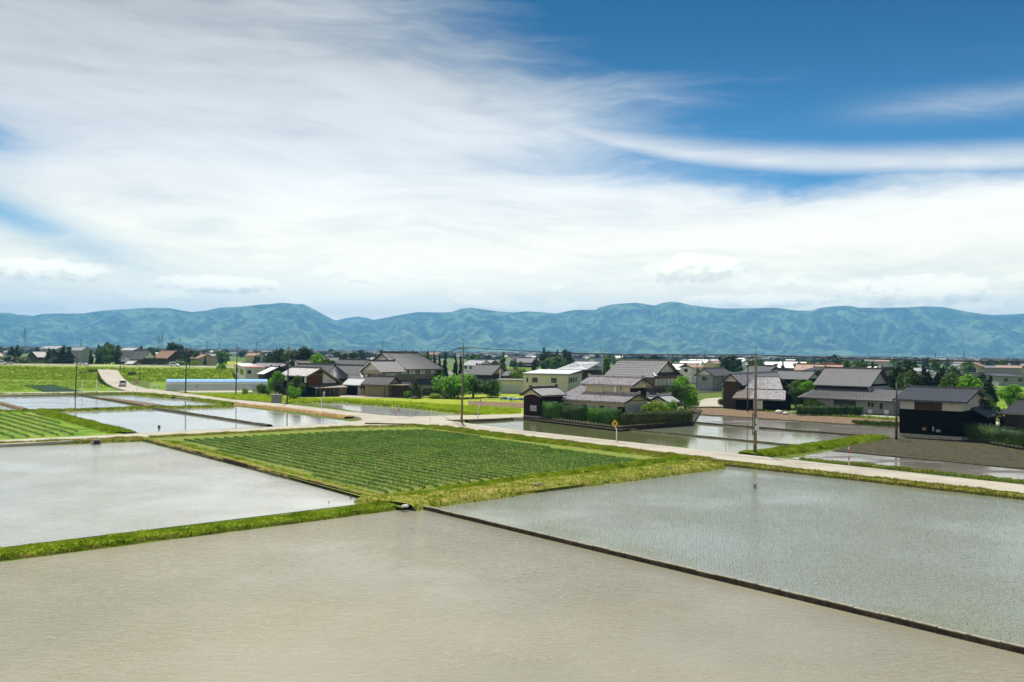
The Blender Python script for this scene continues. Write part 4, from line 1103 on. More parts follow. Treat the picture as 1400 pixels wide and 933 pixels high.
# ------------------------------------------------------------------ big brown house with white gable, behind the hedge house
def gabled_house():
    H = House('house', 'tall wooden house with dotted grey roof and white triangular gable facing right', 'house', 893, -50, D=186, xl=833, xr=925, pitch=.45)
    L, W = H.L, H.W; ze = H.h(513.5, 0, 0); zr = H.h(494, .3, W / 2)
    H.boards('wall', -L, 0, 0, W, 0, ze, B_TAN, .9)
    H.gable(-L, 0, 0, W, ze + .1, zr - ze - .1, 'x', T_SILV if False else T_MID, .9, .9, P_WHITE)
    H.pent(-L, 0, 0, W, ze - .1, ze + .55, T_DARK, 1.1, 'R')
    H.win('R', .6, W - 1.2, ze - 2.3, ze - .7, 0, 5, FRAMEM, GLASSP, bars=0)
    H.pent(-L, 0, 0, W, ze - 4.2, ze - 2.9, T_DARK, 2.4, 'FR')
    H.boards('porch_wall', -L * .6, 1.6, -1.6, W + 1.4, 0, ze - 4.0, P_GREY, 1.8)
    m = MB(); sl = (zr - ze) / (W / 2)
    for r_ in range(6):
        y = -.3 + r_ * W / 2 * .17
        for i in range(17):
            x = -L - .5 + (i + .5 * (r_ % 2)) * (L + 1.2) / 17; m.box(x - .13, x + .13, y - .08, y + .08, ze + .1 + y * sl + .02, ze + .1 + y * sl + .13)
    tag(m.build('snow_guards', T_DARK, H.o), kind='stuff')
    m = MB(); p = (-L - 3.0, 2, 0)
    # tv mast beside the house
T_MID = tile('roof_tile_mid_grey', (.16, .16, .16), (.25, .25, .25), .5)
gabled_house()
def shed_white():
    H = House('outhouse', 'low white-doored outhouse between the two-level house and the round bushes', 'outhouse', 896, -50, D=158, L=5, W=3.2, pitch=.4)
    H.box('wall', -5, 0, 0, 3.2, 0, 2.5, P_GREY); H.box('door', -1.8, -.3, -.05, .02, 0, 2.1, WHITE)
    H.gable(-5, 0, 0, 3.2, 2.5, .9, 'x', T_SILV, .4, .4, P_WHITE)
shed_white()

# ------------------------------------------------------------------ the large old farmhouse in the middle left
def adopt(A, Bh):      # parts of a second block join the first building
    MA = Matrix.Translation(A.P) @ Matrix.Rotation(A.rz, 4, 'Z'); MBm = Matrix.Translation(Bh.P) @ Matrix.Rotation(Bh.rz, 4, 'Z')
    for ch in list(Bh.o.children): ch.parent = A.o; ch.matrix_local = MA.inverted() @ MBm
    bpy.data.objects.remove(Bh.o)
def farmhouse():
    H = House('farmhouse', 'largest ochre-walled farmhouse, two storeys with a big dark gabled tile roof', 'house', 546, -50, D=226, xl=502, xr=600, pitch=.42)
    L, W = H.L, H.W; ze = H.h(502.5); zr = H.h(482.5, -L / 2, 0)
    H.box('wall', -L, 0, 0, W, 0, ze, P_OCHRE)
    H.box('upper_wall', -L - .02, .03, -.03, W - .01, ze - 2.6, ze - .02, P_GREYG)
    # main roof: ridge runs back from the gable, hipped far end
    m = MB(); o = .9; s_ = (zr - ze) / (L / 2); e = ze - o * s_; xm = -L / 2; hipd = 3.2
    for x, sg in ((-L - o, 0), (o, 1)):
        A = (x, -.8, e); Bv = (x, W + o, e); C_ = (xm, W + o - hipd, zr); D_ = (xm, -.8, zr)
        m.slab([A, Bv, C_, D_], .18); tplane(m, *[(p[0], p[1], p[2] + .012) for p in (A, Bv, C_, D_)], .42, course=.5)
    m.slab([(o, W + o, e), (-L - o, W + o, e), (xm, W + o - hipd, zr)], .18)
    ro = m.build('roof', T_DARK, H.o)
    m = MB(); m.box(xm - .2, xm + .2, -.9, W + o - hipd, zr - .05, zr + .42); m.box(xm - .25, xm + .25, -1.0, -.7, zr, zr + .8); m.tube((xm, W + o - hipd, zr + .1), (o, W + o, e + .1), .17, n=6); m.build('roof_ridge', T_DARK, ro)
    for yy in (.55, 1.5):
        m = MB(); m.tube((o, yy, e + .08), (xm, yy, zr + .1), .14, n=5); m.build('roof_ridge', T_DARK, ro)
    for x in (-L - o, o):
        m = MB(); m.slab([(x, -.86, e + .12), (x, -.76, e + .12), (xm, -.76, zr + .12), (xm, -.86, zr + .12)], .42); m.build('verge_board', T_DARK, H.o)
    m = MB(); P = [(-L, 0, ze), (0, 0, ze), (xm, 0, zr - .2)]; m.add(P + [(x, .2, z) for x, y, z in P], [(0, 1, 2), (5, 4, 3), (0, 3, 4, 1), (1, 4, 5, 2), (2, 5, 3, 0)]); m.build('gable_wall', P_WHITE, H.o)
    H.pent(-L, 0, 0, W, ze - .35, ze + .5, T_DARK, 1.1, 'F', name='gable_skirt_roof')
    for (a_, b_, k) in ((.04, .2, 2), (.24, .4, 2), (.5, .64, 2), (.78, .92, 2)):
        H.win('R', a_ * W, b_ * W, ze - 1.9, ze - .5, .03, k, FRAMEM, GLASSP, bars=1)
    H.pent(-L, 0, 0, W, ze - 4.3, ze - 3.1, T_DARK, 2.2, 'R')
    H.box('lower_wall', .02, 1.5, .6, W, 0, ze - 4.05, P_OCHRE)
    for i in range(3): H.win('R', 2.5 + i * 3.8, 5.0 + i * 3.8, .6, 2.2, 1.5, 3, FRAMEM, GLASSP, bars=2)
    H.box('side_wall', .02, 1.2, W * .93, W + 1.4, 0, ze - 2.6, P_WHITE)
    # the wing in front of the gable end, its own white-trimmed gable facing left
    K = House('wing', 'x', 'x', 523, -50, D=219.5, xl=496, W=5.2, pitch=.42)
    l, w = K.L, K.W; z1 = K.h(506.5); z2 = K.h(494, -l / 2, 0)
    K.box('wing_wall', -l, 0, 0, w + 1, 0, z1, P_OCHRE)
    K.box('wing_upper_band', -l - .03, .03, -.04, w, z1 - .9, z1 - .02, P_BEIGE)
    K.gable(-l, 0, 0, w + 1.2, z1, z2 - z1, 'y', T_DARK, .8, .9, P_WHITE, trim=P_WHITE, name='wing_roof')
    for u in (.12, .62): K.win('F', -l + u * l, -l + (u + .24) * l, z1 - 2.4, z1 - 1.0, -.04, 2, FRAMEM, GLASSP, bars=1)
    K.win('R', 1.0, 4.8, z1 - 2.0, z1 - .7, .03, 4, FRAMEM, GLASSP, bars=1)
    adopt(H, K)
    # entrance range with its low gables
    for (px_, D_, top_, ll, ww, nm) in ((531, 212, 515.5, 7.0, 5.0, 'entrance_roof'), (556, 214, 521, 4.2, 3.6, 'entrance_roof')):
        E = House('entrance', 'x', 'x', px_, -62, D=D_, L=ll, W=ww, pitch=.42)
        zz = E.h(top_ + 9); zt = E.h(top_, 0, ww / 2)
        E.boards('entrance_wall', -ll, -.02, .6, ww, 0, zz, B_BROWN if px_ > 540 else P_OCHRE, 1.2)
        E.gable(-ll, 0, 0, ww, zz, zt - zz, 'x', T_DARK, .7, .6, P_BEIGE, name=nm)
        if px_ < 540: E.box('entrance_wall', -ll, 0, .3, .6, 0, zz, P_OCHRE)
        adopt(H, E)
    E = House('porch', 'x', 'x', 552, -70, D=210, L=5, W=4, pitch=.42); z5 = E.h(528)
    E.box('porch_roof', -5.2, .3, -.3, 4, z5, z5 + .25, T_BRN)
    for i in range(4): E.box('post', -5 + i * 1.62, -4.85 + i * 1.62, 0, .15, 0, z5, B_BROWN)
    E.boards('porch_back', -5, 0, 2.4, 2.6, 0, z5, B_BROWN, .8); adopt(H, E)
    m = MB(); b = Vector((xm, -.3, zr + .3)); m.tube(b, b + Vector((0, 0, 2.6)), .05, n=5)
    for i, w_ in enumerate((1.0, .7, 1.0)): m.tube(b + Vector((-w_, 0, 1.2 + i * .5)), b + Vector((w_, 0, 1.2 + i * .5)), .04, n=4)
    m.build('aerial', FRAMEM, H.o)
farmhouse()
def small_garage():
    H = House('outbuilding', 'low garage with pale metal roof, dark open bays and beige plaster end wall', 'outbuilding', 493, -62, by=541, xl=470, xr=519, pitch=.6)
    L, W = H.L, H.W; ze = H.h(525.5); zr = H.h(517.5, 0, W * .3)
    H.box('wall', -L, -.02, 1.2, W, 0, ze, P_BEIGE)
    H.box('end_wall', -.9, 0, 0, W, 0, ze - .02, P_BEIGE)
    for i in range(4): H.box('post', -L + i * (L - .9) / 3.0 - .1, -L + i * (L - .9) / 3.0 + .1, 0.02, .22, 0, ze, B_BLACK)
    H.box('bay_back', -L + .05, -.95, 1.0, 1.19, 0, ze - .05, B_BLACK)
    H.gable(-L, 0, 0, W * .62, ze, zr - ze - .1, 'x', M_ROOFW, .5, .4, P_WHITE, ridge=True)
    H.slope('lower_roof', (.1, -.4, ze - .9), (.1, W + .3, ze - .9), (-1.4, W * .9, ze + .1), (-1.4, .2, ze + .1), T_GREY)
    H.box('end_room', -1.2, -.02 + .5, .4, W - .2, 0, ze - 1.05, P_BEIGE)
small_garage()
def back_house():
    H = House('house', 'grey roofed house with ochre wall between the barn and the large farmhouse', 'house', 492, -72, D=262, xl=456, W=7, pitch=.6)
    L = H.L; ze = H.h(511.5); zr = H.h(500, 0, 3.5)
    H.box('wall', -L, 0, 0, 7, 0, ze, P_OCHRE); H.gable(-L, 0, 0, 7, ze, zr - ze, 'x', T_GREY, .6, .5, P_OCHRE)
    H.pent(-L, 0, 0, 7, H.h(516), H.h(510.5), T_GREY, 1.6, 'FR')
back_house()
def barn2():
    H = House('barn', 'old barn with pale tiled roof, red-brown board gable and open slatted lean-to', 'barn', 420.5, -50, D=213, xl=386, xr=465, pitch=.42)
    L, W = H.L, H.W; ym = W * .34; o = .7
    z0 = H.h(514.8, 0, -o); za = H.h(504, 0, ym); z1 = H.h(526, 0, W + o)
    s0 = (za - z0) / (ym + o); ze = z0 + o * s0; s1 = (za - z1) / (W + o - ym)
    H.boards('flank_wall', -L, -.02, 0, W * .6, 0, ze - .05, B_BLACK, .6)
    H.box('flank_plaster', -L + .1, -L + 1.9, -.06, 0, ze - 1.5, ze - .3, P_WHITE)
    H.box('flank_plaster', -1.0, -.15, -.06, 0, ze - 1.9, ze - .3, P_WHITE)
    H.boards('wall', -L * .9, 0, W * .02, W, 0, z1 - .1, B_BROWN, .5)
    H.slope('roof', (-L - .9, -o, z0), (.9, -o, z0), (.9, ym, za), (-L - .9, ym, za), T_MOTT2_GLINT)
    H.slope('roof', (.9, W + o, z1), (-L - .9, W + o, z1), (-L - .9, ym + .01, za - .01), (.9, ym + .01, za - .01), T_GREY)
    m = MB(); m.box(-L - 1, 1.0, ym - .16, ym + .16, za, za + .35); m.build('roof_ridge', T_GREY, H.o)
    g_ = MB(); P = [(-.01, 0, ze - .1), (-.01, W, z1 + .3), (-.01, ym, za - .2)]; Q = [(x - .25, y, z) for x, y, z in P]
    P2 = [(-.01, 0, 0), (-.01, W, 0)]
    P = [(-.01, 0, 0), (-.01, W, 0), (-.01, W, z1 + .25), (-.01, ym, za - .2), (-.01, 0, ze - .1)]; Q = [(x - .25, y, z) for x, y, z in P]
    g_.add(P + Q, [(0, 1, 2, 3, 4), (9, 8, 7, 6, 5)] + [(i, i + 5, (i + 1) % 5 + 5, (i + 1) % 5) for i in range(5)]); g_.build('gable_wall', B_BROWN, H.o)
    H.boards('gable_boards', .0, .05, .12, W * .42, z1 + .2, ze - .0, B_RED, .4)
    g_ = MB(); P = [(.06, W * .46, z1 + .45), (.06, W * .86, z1 + .45), (.06, W * .86, z1 + .85), (.06, W * .46, z1 + .85 + W * .4 * s1)]; g_.add(P + [(0, y, z) for x, y, z in P], [(0, 1, 2, 3), (7, 6, 5, 4), (0, 4, 5, 1), (1, 5, 6, 2), (2, 6, 7, 3), (3, 7, 4, 0)]); g_.build('plaster_wall', P_WHITE, H.o)
    H.box('gable_beam', .0, .12, .0, W * .5, ze - .05, ze + .2, B_TAN)
    v = MB(); v.slab([(.86, -o, z0 + .12), (.98, -o, z0 + .12), (.98, ym, za + .12), (.86, ym, za + .12)], .36)
    v.slab([(.86, W + o, z1 + .12), (.98, W + o, z1 + .12), (.98, ym, za + .12), (.86, ym, za + .12)], .36); v.build('verge_board', B_TAN, H.o)
    z2 = z1 + .05
    H.slope('lean_to_roof', (3.3, .1, z2 - .55), (3.3, W * .98, z2 - .55), (.06, W * .98, z2 + .1), (.06, .1, z2 + .1), T_BRN, tiles=False)
    for i in range(6): H.box('post', 3.0, 3.14, .3 + i * W * .138, .44 + i * W * .138, 0, z2 - .55, B_TAN)
    for i in range(4): H.box('rail', 3.02, 3.1, .3, W * .7, .3 + i * (z2 - .9) / 3.6, .42 + i * (z2 - .9) / 3.6, B_TAN)
    H.box('lean_to_wall', .1, 3.12, W * .74, W * .95, 0, z2 - .56, B_TAN)
    H.box('lean_to_back', .05, .3, .2, W * .74, 0, z2 - .1, B_BLACK)
    # second, darker roof behind
    K = House('house', 'dark grey tiled house roof rising directly behind the barn', 'house', 455, -74, D=235, xl=398, W=9, pitch=.5)
    ze = K.h(516); zr = K.h(498.3, -4, 4.5)
    K.box('wall', -K.L, 0, 0, 9, 0, ze, B_BROWN); K.gable(-K.L, -2, 0, 9, ze, zr - ze, 'x', T_GREY, .6, .5, B_BROWN)
    K.slope('roof', (.8, -.6, ze - .4), (.8, 9.6, ze - .4), (-1.6, 4.5, zr - .1), (-1.6, 4.5, zr - .1), T_GREY)
    m = MB(); m.slab([(-1.9, -.6, ze - .38), (.8, -.6, ze - .38), (-1.55, 4.5, zr - .08), (-1.9, 4.5, zr - .06)], .15); m.build('roof', T_GREY, K.o)
barn2()
def simple(name, label, cat, px, az, D, xl, xr, ye, yr, roof, wall, gw=None, axis='x', pitch=.6, over=.6, hip=False, z=0.1, group=None, lower=None, wins=True):
    H = House(name, label, cat, px, az, D=D, xl=xl, xr=xr, z=z, pitch=pitch, group=group)
    L, W = H.L, H.W
    if axis == 'x': ze = H.h(ye); zr = H.h(yr, 0, W / 2)
    else: ze = H.h(ye); zr = H.h(yr, -L / 2, 0)
    ze = min(ze, zr - .5)
    if ze < 1.2: ze = 1.2; zr = max(zr, 2.2)
    if lower:
        H.box('lower_wall', -L, 0, 0, W, 0, ze * .6, lower); H.box('wall', -L + .03, -.03, .03, W - .03, ze * .6, ze, wall)
    else: H.box('wall', -L, 0, 0, W, 0, ze, wall)
    if hip: H.hip(-L, 0, 0, W, ze, zr - ze, roof, over)
    else: H.gable(-L, 0, 0, W, ze, zr - ze, axis, roof, over, over * .8, gw or wall)
    if D < 330 and axis == 'x' and not hip:
        m = MB(); sl_ = (zr - ze) / (W / 2); m.tube((-L - over * .8, -over - .06, ze - over * sl_ - .08), (over * .8, -over - .06, ze - over * sl_ - .08), .07, n=6); m.tube((-.1, -over, ze - over * sl_ - .08), (-.1, -.06, .1), .045, n=5); m.build('gutter', FRAMEM, H.o)
        m = MB(); b_ = Vector((-L * .3, W / 2, zr)); m.tube(b_, b_ + Vector((0, 0, 1.9)), .03, n=4)
        for i in range(3): m.tube(b_ + Vector((-.6, 0, 1.0 + i * .35)), b_ + Vector((.6, 0, 1.0 + i * .35)), .025, n=4)
        m.build('aerial', FRAMEM, H.o)
    if wins and D < 420:
        k = max(1, int(L / 4))
        for i in range(k):
            u = -L + (i + .5) * L / k; H.win('F', u - .8, u + .8, max(.8, ze - 1.9), ze - .7 if ze > 2.2 else ze - .3, 0, 2, FRAMEM)
        if W > 3.5: H.win('R', W / 2 - .8, W / 2 + .8, max(.8, ze - 1.9), ze - .7 if ze > 2.2 else ze - .3, 0, 2, FRAMEM)
    return H
simple('house', 'house with pale brown roof and white gable, farther behind the barn', 'house', 416, -30, 288, 386, 432, 500, 489, T_BRN, P_WHITE, P_WHITE, 'y')
# white building with reddish roof
def white_box():
    H = House('house', 'white walled house with a faded red metal roof behind the greenhouse', 'house', 336, -20, D=262, xl=320, xr=362, pitch=.8)
    L, W = H.L, H.W; zt = H.h(502.5)
    H.box('wall', -L, 0, 0, W, 0, zt, P_WHITE)
    m = MB(); m.slab([(-L - .4, -.4, H.h(497.5, -L, 0)), (.4, -.4, zt + .05), (.4, W + .5, zt + .1), (-L - .4, W + .5, H.h(497.5, -L, 0) + .05)], .18); m.build('roof', T_RED, H.o)
    H.win('F', -L * .8, -L * .55, zt - 2.6, zt - 1.0, 0, 1); H.win('F', -L * .4, -L * .12, zt - 2.6, zt - 1.0, 0, 2); H.win('R', W * .1, W * .3, zt - 1.9, zt - .9, 0, 2)
    H.box('door', .0, .06, W * .22, W * .3, 0, 2, B_TAN)
white_box()
simple('house', 'small dark roofed house between the red-roofed house and the barn', 'house', 362, -60, 250, 353, 398, 511, 502, T_DARK, B_BROWN)
simple('house', 'low long house roof behind the red-roofed house', 'house', 385, -70, 300, 340, 410, 501.5, 497.5, T_GREY, P_OCHRE)
# greenhouse
def greenhouse():
    a = at(227, 534.5, .1); b = at(366, 534.0, .1); d = (b - a); L = d.length
    root = empty('greenhouse', a, math.atan2(d.y, d.x), 'long plastic tunnel greenhouse with blue top strip and pale walls beside the road', 'greenhouse')
    hgt = zat(a, 519.5) - .1; w = 6.5; N = 12
    prof = [(w / 2 - w / 2 * math.cos(math.pi * i / N), hgt * math.sin(math.pi * i / N) ** .72) for i in range(N + 1)]
    film = material('film_pale', [(.76, .78, .8), (.86, .87, .88)], 1.2, .6, .3, .3, 3, world=False, stretch=(.5, 1, 3), trans=.7)
    filmb = material('film_blue', [(.24, .5, .84), (.34, .6, .9)], .8, .8, .1, .2, 3, world=False)
    def cover(i0, i1, m, nm, lift=0):
        mb = MB(); n = 26; vs = []
        for k in range(n + 1):
            sag = 0
            for i in range(i0, i1 + 1): vs.append((L * k / n, prof[i][0], max(0, prof[i][1] - sag + lift)))
        c = i1 - i0 + 1
        mb.add(vs, [(k * c + i, (k + 1) * c + i, (k + 1) * c + i + 1, k * c + i + 1) for k in range(n) for i in range(c - 1)])
        return mb.build(nm, m, root)
    cover(0, 4, film, 'side_cover'); cover(3, 9, filmb, 'top_cover', .06); cover(8, 12, film, 'side_cover')
    for x in (0, L):
        e = MB(); e.add([(x, y, z) for y, z in prof], [tuple(range(N + 1))]); e.build('end_wall', film, root)
    for k in range(0, 27, 2):
        r_ = MB(); r_.path([Vector((L * k / 26, y, z + .05)) for y, z in prof], .03, 4); r_.build('hoop', FRAMEW, root)
    dr = MB(); dr.box(-.08, -.02, 2.5, 4.0, 0, 1.9); dr.build('door', P_GREY, root)
greenhouse()

# ------------------------------------------------------------------ houses on the right
def farmyard():
    H = House('farmhouse', 'dark wooden farmhouse with white gable on its left and patchy silver tiled roofs', 'house', 1012, -56, D=185, xl=989, xr=1072, pitch=.4)
    L, W = H.L, H.W; zE = H.h(522, 0, 0); za = H.h(511.5, -L / 2, 0)
    H.boards('wall', -L, 0, 0, W, 0, zE, B_BROWN, .6)
    H.gable(-L, 0, 0, W * .95, zE, max(1.6, za - zE), 'y', T_MOTT2_GLINT, .8, .9, P_WHITE)
    # front range with patchy roofs
    F = House('outbuilding', 'long black outbuilding with patchy silver and brown tiled roof behind the bare soil', 'outbuilding', 1070, -62, by=562.5, xl=1006, xr=1081, pitch=.35)
    L, W = F.L, max(5.5, F.W); ze = F.h(545.5); z1 = F.h(534, -L * .3, 3); 
    F.boards('wall', -L, 0, 0, W, 0, ze, B_BLACK, .7)
    F.box('eave_board', -L - .1, .2, -.12, -.04, ze - .45, ze - .05, P_GREY)
    F.box('white_panel', -L * .62, -L * .42, -.08, -.02, ze - 2.3, ze - .5, P_WHITE)
    F.slope('roof', (-L - .6, -.8, ze - .15), (-L * .68, -.8, ze - .15), (-L * .68, 3.2, z1), (-L - .2, 3.2, z1), T_BRN)
    F.slope('roof', (-L * .68, -.8, ze - .15), (.7, -.8, ze - .15), (.0, 3.2, z1), (-L * .68, 3.2, z1), T_MOTT2_GLINT)
    F.slope('roof', (-L - .2, W + 1.5, ze), (.2, W + 1.5, ze), (0, 3.15, z1 - .02), (-L - .2, 3.15, z1 - .02), T_GREY)
    z2 = F.h(531, -L * .3, 4.6); z3 = F.h(516, -L * .4, 9.5)
    F.boards('rear_wall', -L * .8, -1.2, 4.2, 14, 0, z2 - .1, B_BLACK)
    F.slope('rear_roof', (-L * .9, 3.6, z2 - .2), (-.6, 3.6, z2 - .2), (-2.6, 9.5, z3), (-L * .8, 9.5, z3), T_MOTT2_GLINT)
    F.slope('rear_roof', (-L * .9, 15, z2 - .2), (-.6, 15, z2 - .2), (-2.6, 9.5, z3 - .02), (-L * .8, 9.5, z3 - .02), T_GREY)
    m = MB(); m.tube((-L * .8, 9.5, z3 + .1), (-2.6, 9.5, z3 + .1), .16, n=6); m.build('roof_ridge', T_DARK, F.o)
farmyard()
simple('house', 'grey tiled house with brown gable behind the wooden farmhouse', 'house', 1045, -50, 232, 1014, 1072, 511, 501.5, T_GREY, B_BROWN, B_BROWN)
simple('storehouse', 'black walled storehouse with long grey roof and white gable, left of the big grey-roofed house', 'storehouse', 1104, -50, 205, 1056, 1120, 518, 508.5, T_GREY, B_BLACK, P_WHITE)
simple('house', 'plain grey roof showing behind the white-gabled black storehouse', 'house', 1112, -50, 245, 1095, 1150, 508, 503, T_GREY, B_BROWN, P_WHITE)
def big_house():
    H = House('house', 'big house with wide two-tier grey tiled roof and grey siding behind the low hedge', 'house', 1186, -48, D=176, xl=1119, xr=1213, pitch=.36)
    L, W = H.L, H.W; ze = H.h(526); zr = H.h(503, 0, W / 2)
    H.box('wall', -L, 0, 0, W, 0, ze, B_BLACK)
    H.gable(-L, 0, 0, W, ze, zr - ze - .3, 'x', T_GREY, .8, .9, P_WHITE)
    H.pent(-L, 0, 0, W, ze - 1.2, ze - .5, M_ROOFW, .9, 'R', name='side_canopy')
    zl = H.h(546, 1, -4)
    x0 = -L - 1.5; x1 = 6.2
    H.box('lower_wall', x0, x1, -3.2, -.02, 0, zl + .2, P_GREY); H.box('lower_side', .02, x1, -.02, 8, 0, zl + .2, P_GREY)
    H.slope('lower_roof', (x0 - 1, -4.4, zl - .2), (x1 + .8, -4.4, zl - .2), (x1 + .8, 0, zl + 1.75), (x0 + 1.5, 0, zl + 1.75), T_GREY)
    H.slope('lower_roof', (x1 + .8, 9, zl - .2), (0, 9, zl - .2), (0, 0, zl + 1.73), (x1 + .8, 0, zl + 1.73), T_GREY)
    H.slope('lower_roof', (x0 - 1, 6, zl - .2), (x0 - 1, -4.4, zl - .2), (x0 + 1.5, 0, zl + 1.75), (x0 + 1.5, 6, zl + 1.75), T_GREY)
    H.box('dark_opening', -L * .55, -L * .1, -3.26, -3.19, .6, 2.4, GLASS)
    H.win('F', 1.2, 2.6, 1.2, 2.3, -3.2, 2, FRAMEW); H.win('F', 3.5, 4.3, .9, 2.3, -3.2, 1, FRAMEW); H.win('F', -L, -L + 2.0, .8, 2.2, -3.2, 2, FRAMEW, GLASSP)
    H.box('air_unit', 1.5, 2.3, -3.6, -3.2, .1, .8, WHITE); H.box('air_unit', 4.6, 5.4, -3.6, -3.2, .1, .9, WHITE)
    m = MB(); zr_ = ze; sl = (zr - ze - .3) / (W / 2)
    for r_ in range(2):
        for i in range(22):
            x = x0 + 1.6 + (i + .5 * r_) * (x1 - x0 - 2.5) / 22; y = -3.2 + r_ * .9; z = zl - .2 + (y + 4.4) * 1.95 / 4.4
            m.box(x - .1, x + .1, y - .05, y + .05, z + .02, z + .14)
    tag(m.build('snow_guards', T_DARK, H.o), kind='stuff')
    m = MB(); m.box(-.02, .06, 1.5, 3, ze + .3, ze + 1.2); 
    return H
big_house()
simple('house', 'dark timbered house with white panels behind the big grey-roofed house', 'house', 1213, -40, 200, 1203, 1228, 515, 503, T_DARK, B_BLACK, P_WHITE, 'y')
simple('house', 'dark tiled house cut off by the right edge of the picture', 'house', 1402, -46, 125, 1374, 1445, 566, 549, T_DARK, B_BROWN, P_BEIGE, 'x', .35)
def mid_house():
    H = House('house', 'grey roofed house half hidden by shrubs, left of the beige garage', 'house', 672, -60, D=272, xl=642, xr=693, pitch=.5)
    L, W = H.L, H.W; ze = H.h(511.5); zr = H.h(499.5, 0, W / 2)
    H.boards('wall', -L, 0, 0, W, 0, ze, B_BROWN, .9); H.gable(-L, 0, 0, W, ze, zr - ze, 'x', T_GREY, .7, .6, P_BEIGE)
    H.pent(-L, 0, 0, W, ze - 2.2, ze - 1.4, T_GREY, 1.6, 'FR')
mid_house()
simple('outbuilding', 'small grey roofed outbuilding right of the half hidden house', 'outbuilding', 700, -70, 262, 688, 712, 513.5, 507.5, T_GREY, P_OCHRE)
simple('house', 'wide pale hipped roof house behind the cream block', 'house', 800, -55, 300, 766, 838, 504.5, 495.8, M_ROOFW, B_BROWN, hip=True, pitch=.9, over=1.2)
simple('house', 'white gabled grey house beyond the yellow-green plot at centre right', 'house', 975, -50, 275, 952, 1000, 512.5, 504, T_GREY, P_GREY, P_WHITE, 'y')
simple('house', 'house with red-brown side and orange roof in the village at centre right', 'house', 946, -40, 330, 930, 962, 502, 498, T_ORNG, P_WHITE, B_RED, 'y')
simple('house', 'weathered house with rust-coloured roof at the left village', 'house', 230, -60, 430, 210, 250, 489, 480, T_ORNG, B_BROWN, B_BROWN, pitch=1)
simple('house', 'dark grey two-level house left of the rust-roofed house', 'house', 196, -70, 410, 178, 212, 490, 479.5, T_GREY, B_BROWN, P_WHITE, pitch=1)
simple('shed', 'small white flat shed beside the highway at the left', 'shed', 182, -70, 402, 172, 190, 497, 494, M_ROOFW, P_GREY, pitch=1)
simple('house', 'dark roofed house between the two dark groves at the left edge', 'house', 52, -55, 440, 38, 66, 488, 481, T_DARK, B_BROWN, B_BROWN, 'y', pitch=1)
simple('house', 'long dark house with two roofs behind the left conifers', 'house', 62, -65, 480, 48, 82, 485, 478, T_DARK, B_BROWN, pitch=1)
simple('warehouse', 'long pale warehouse roof above the left village', 'warehouse', 78, -72, 620, 54, 96, 477, 473.5, M_ROOFS, P_GREY, pitch=1.2)
simple('warehouse', 'second long pale warehouse right of the left conifers', 'warehouse', 112, -72, 600, 94, 124, 479, 475, M_ROOFS, P_GREY, pitch=1.2)
simple('warehouse', 'pale low warehouse behind the dark grove beside the climbing road', 'warehouse', 182, -75, 640, 164, 196, 479, 476, M_ROOFS, P_GREY, pitch=1.2)
simple('warehouse', 'flat grey shed range at the right behind the green field', 'warehouse', 1405, -72, 345, 1366, 1440, 513.5, 511, T_DARK, P_GREY, pitch=1)
simple('building', 'long white shed behind the dark trees at the right', 'building', 1278, -72, 300, 1250, 1290, 507, 504, M_ROOFW, P_WHITE, pitch=1)
simple('building', 'long pale factory building at the right edge of the plain', 'building', 1395, -72, 520, 1345, 1430, 503.5, 501, M_ROOFS, P_GREY, pitch=1.2)
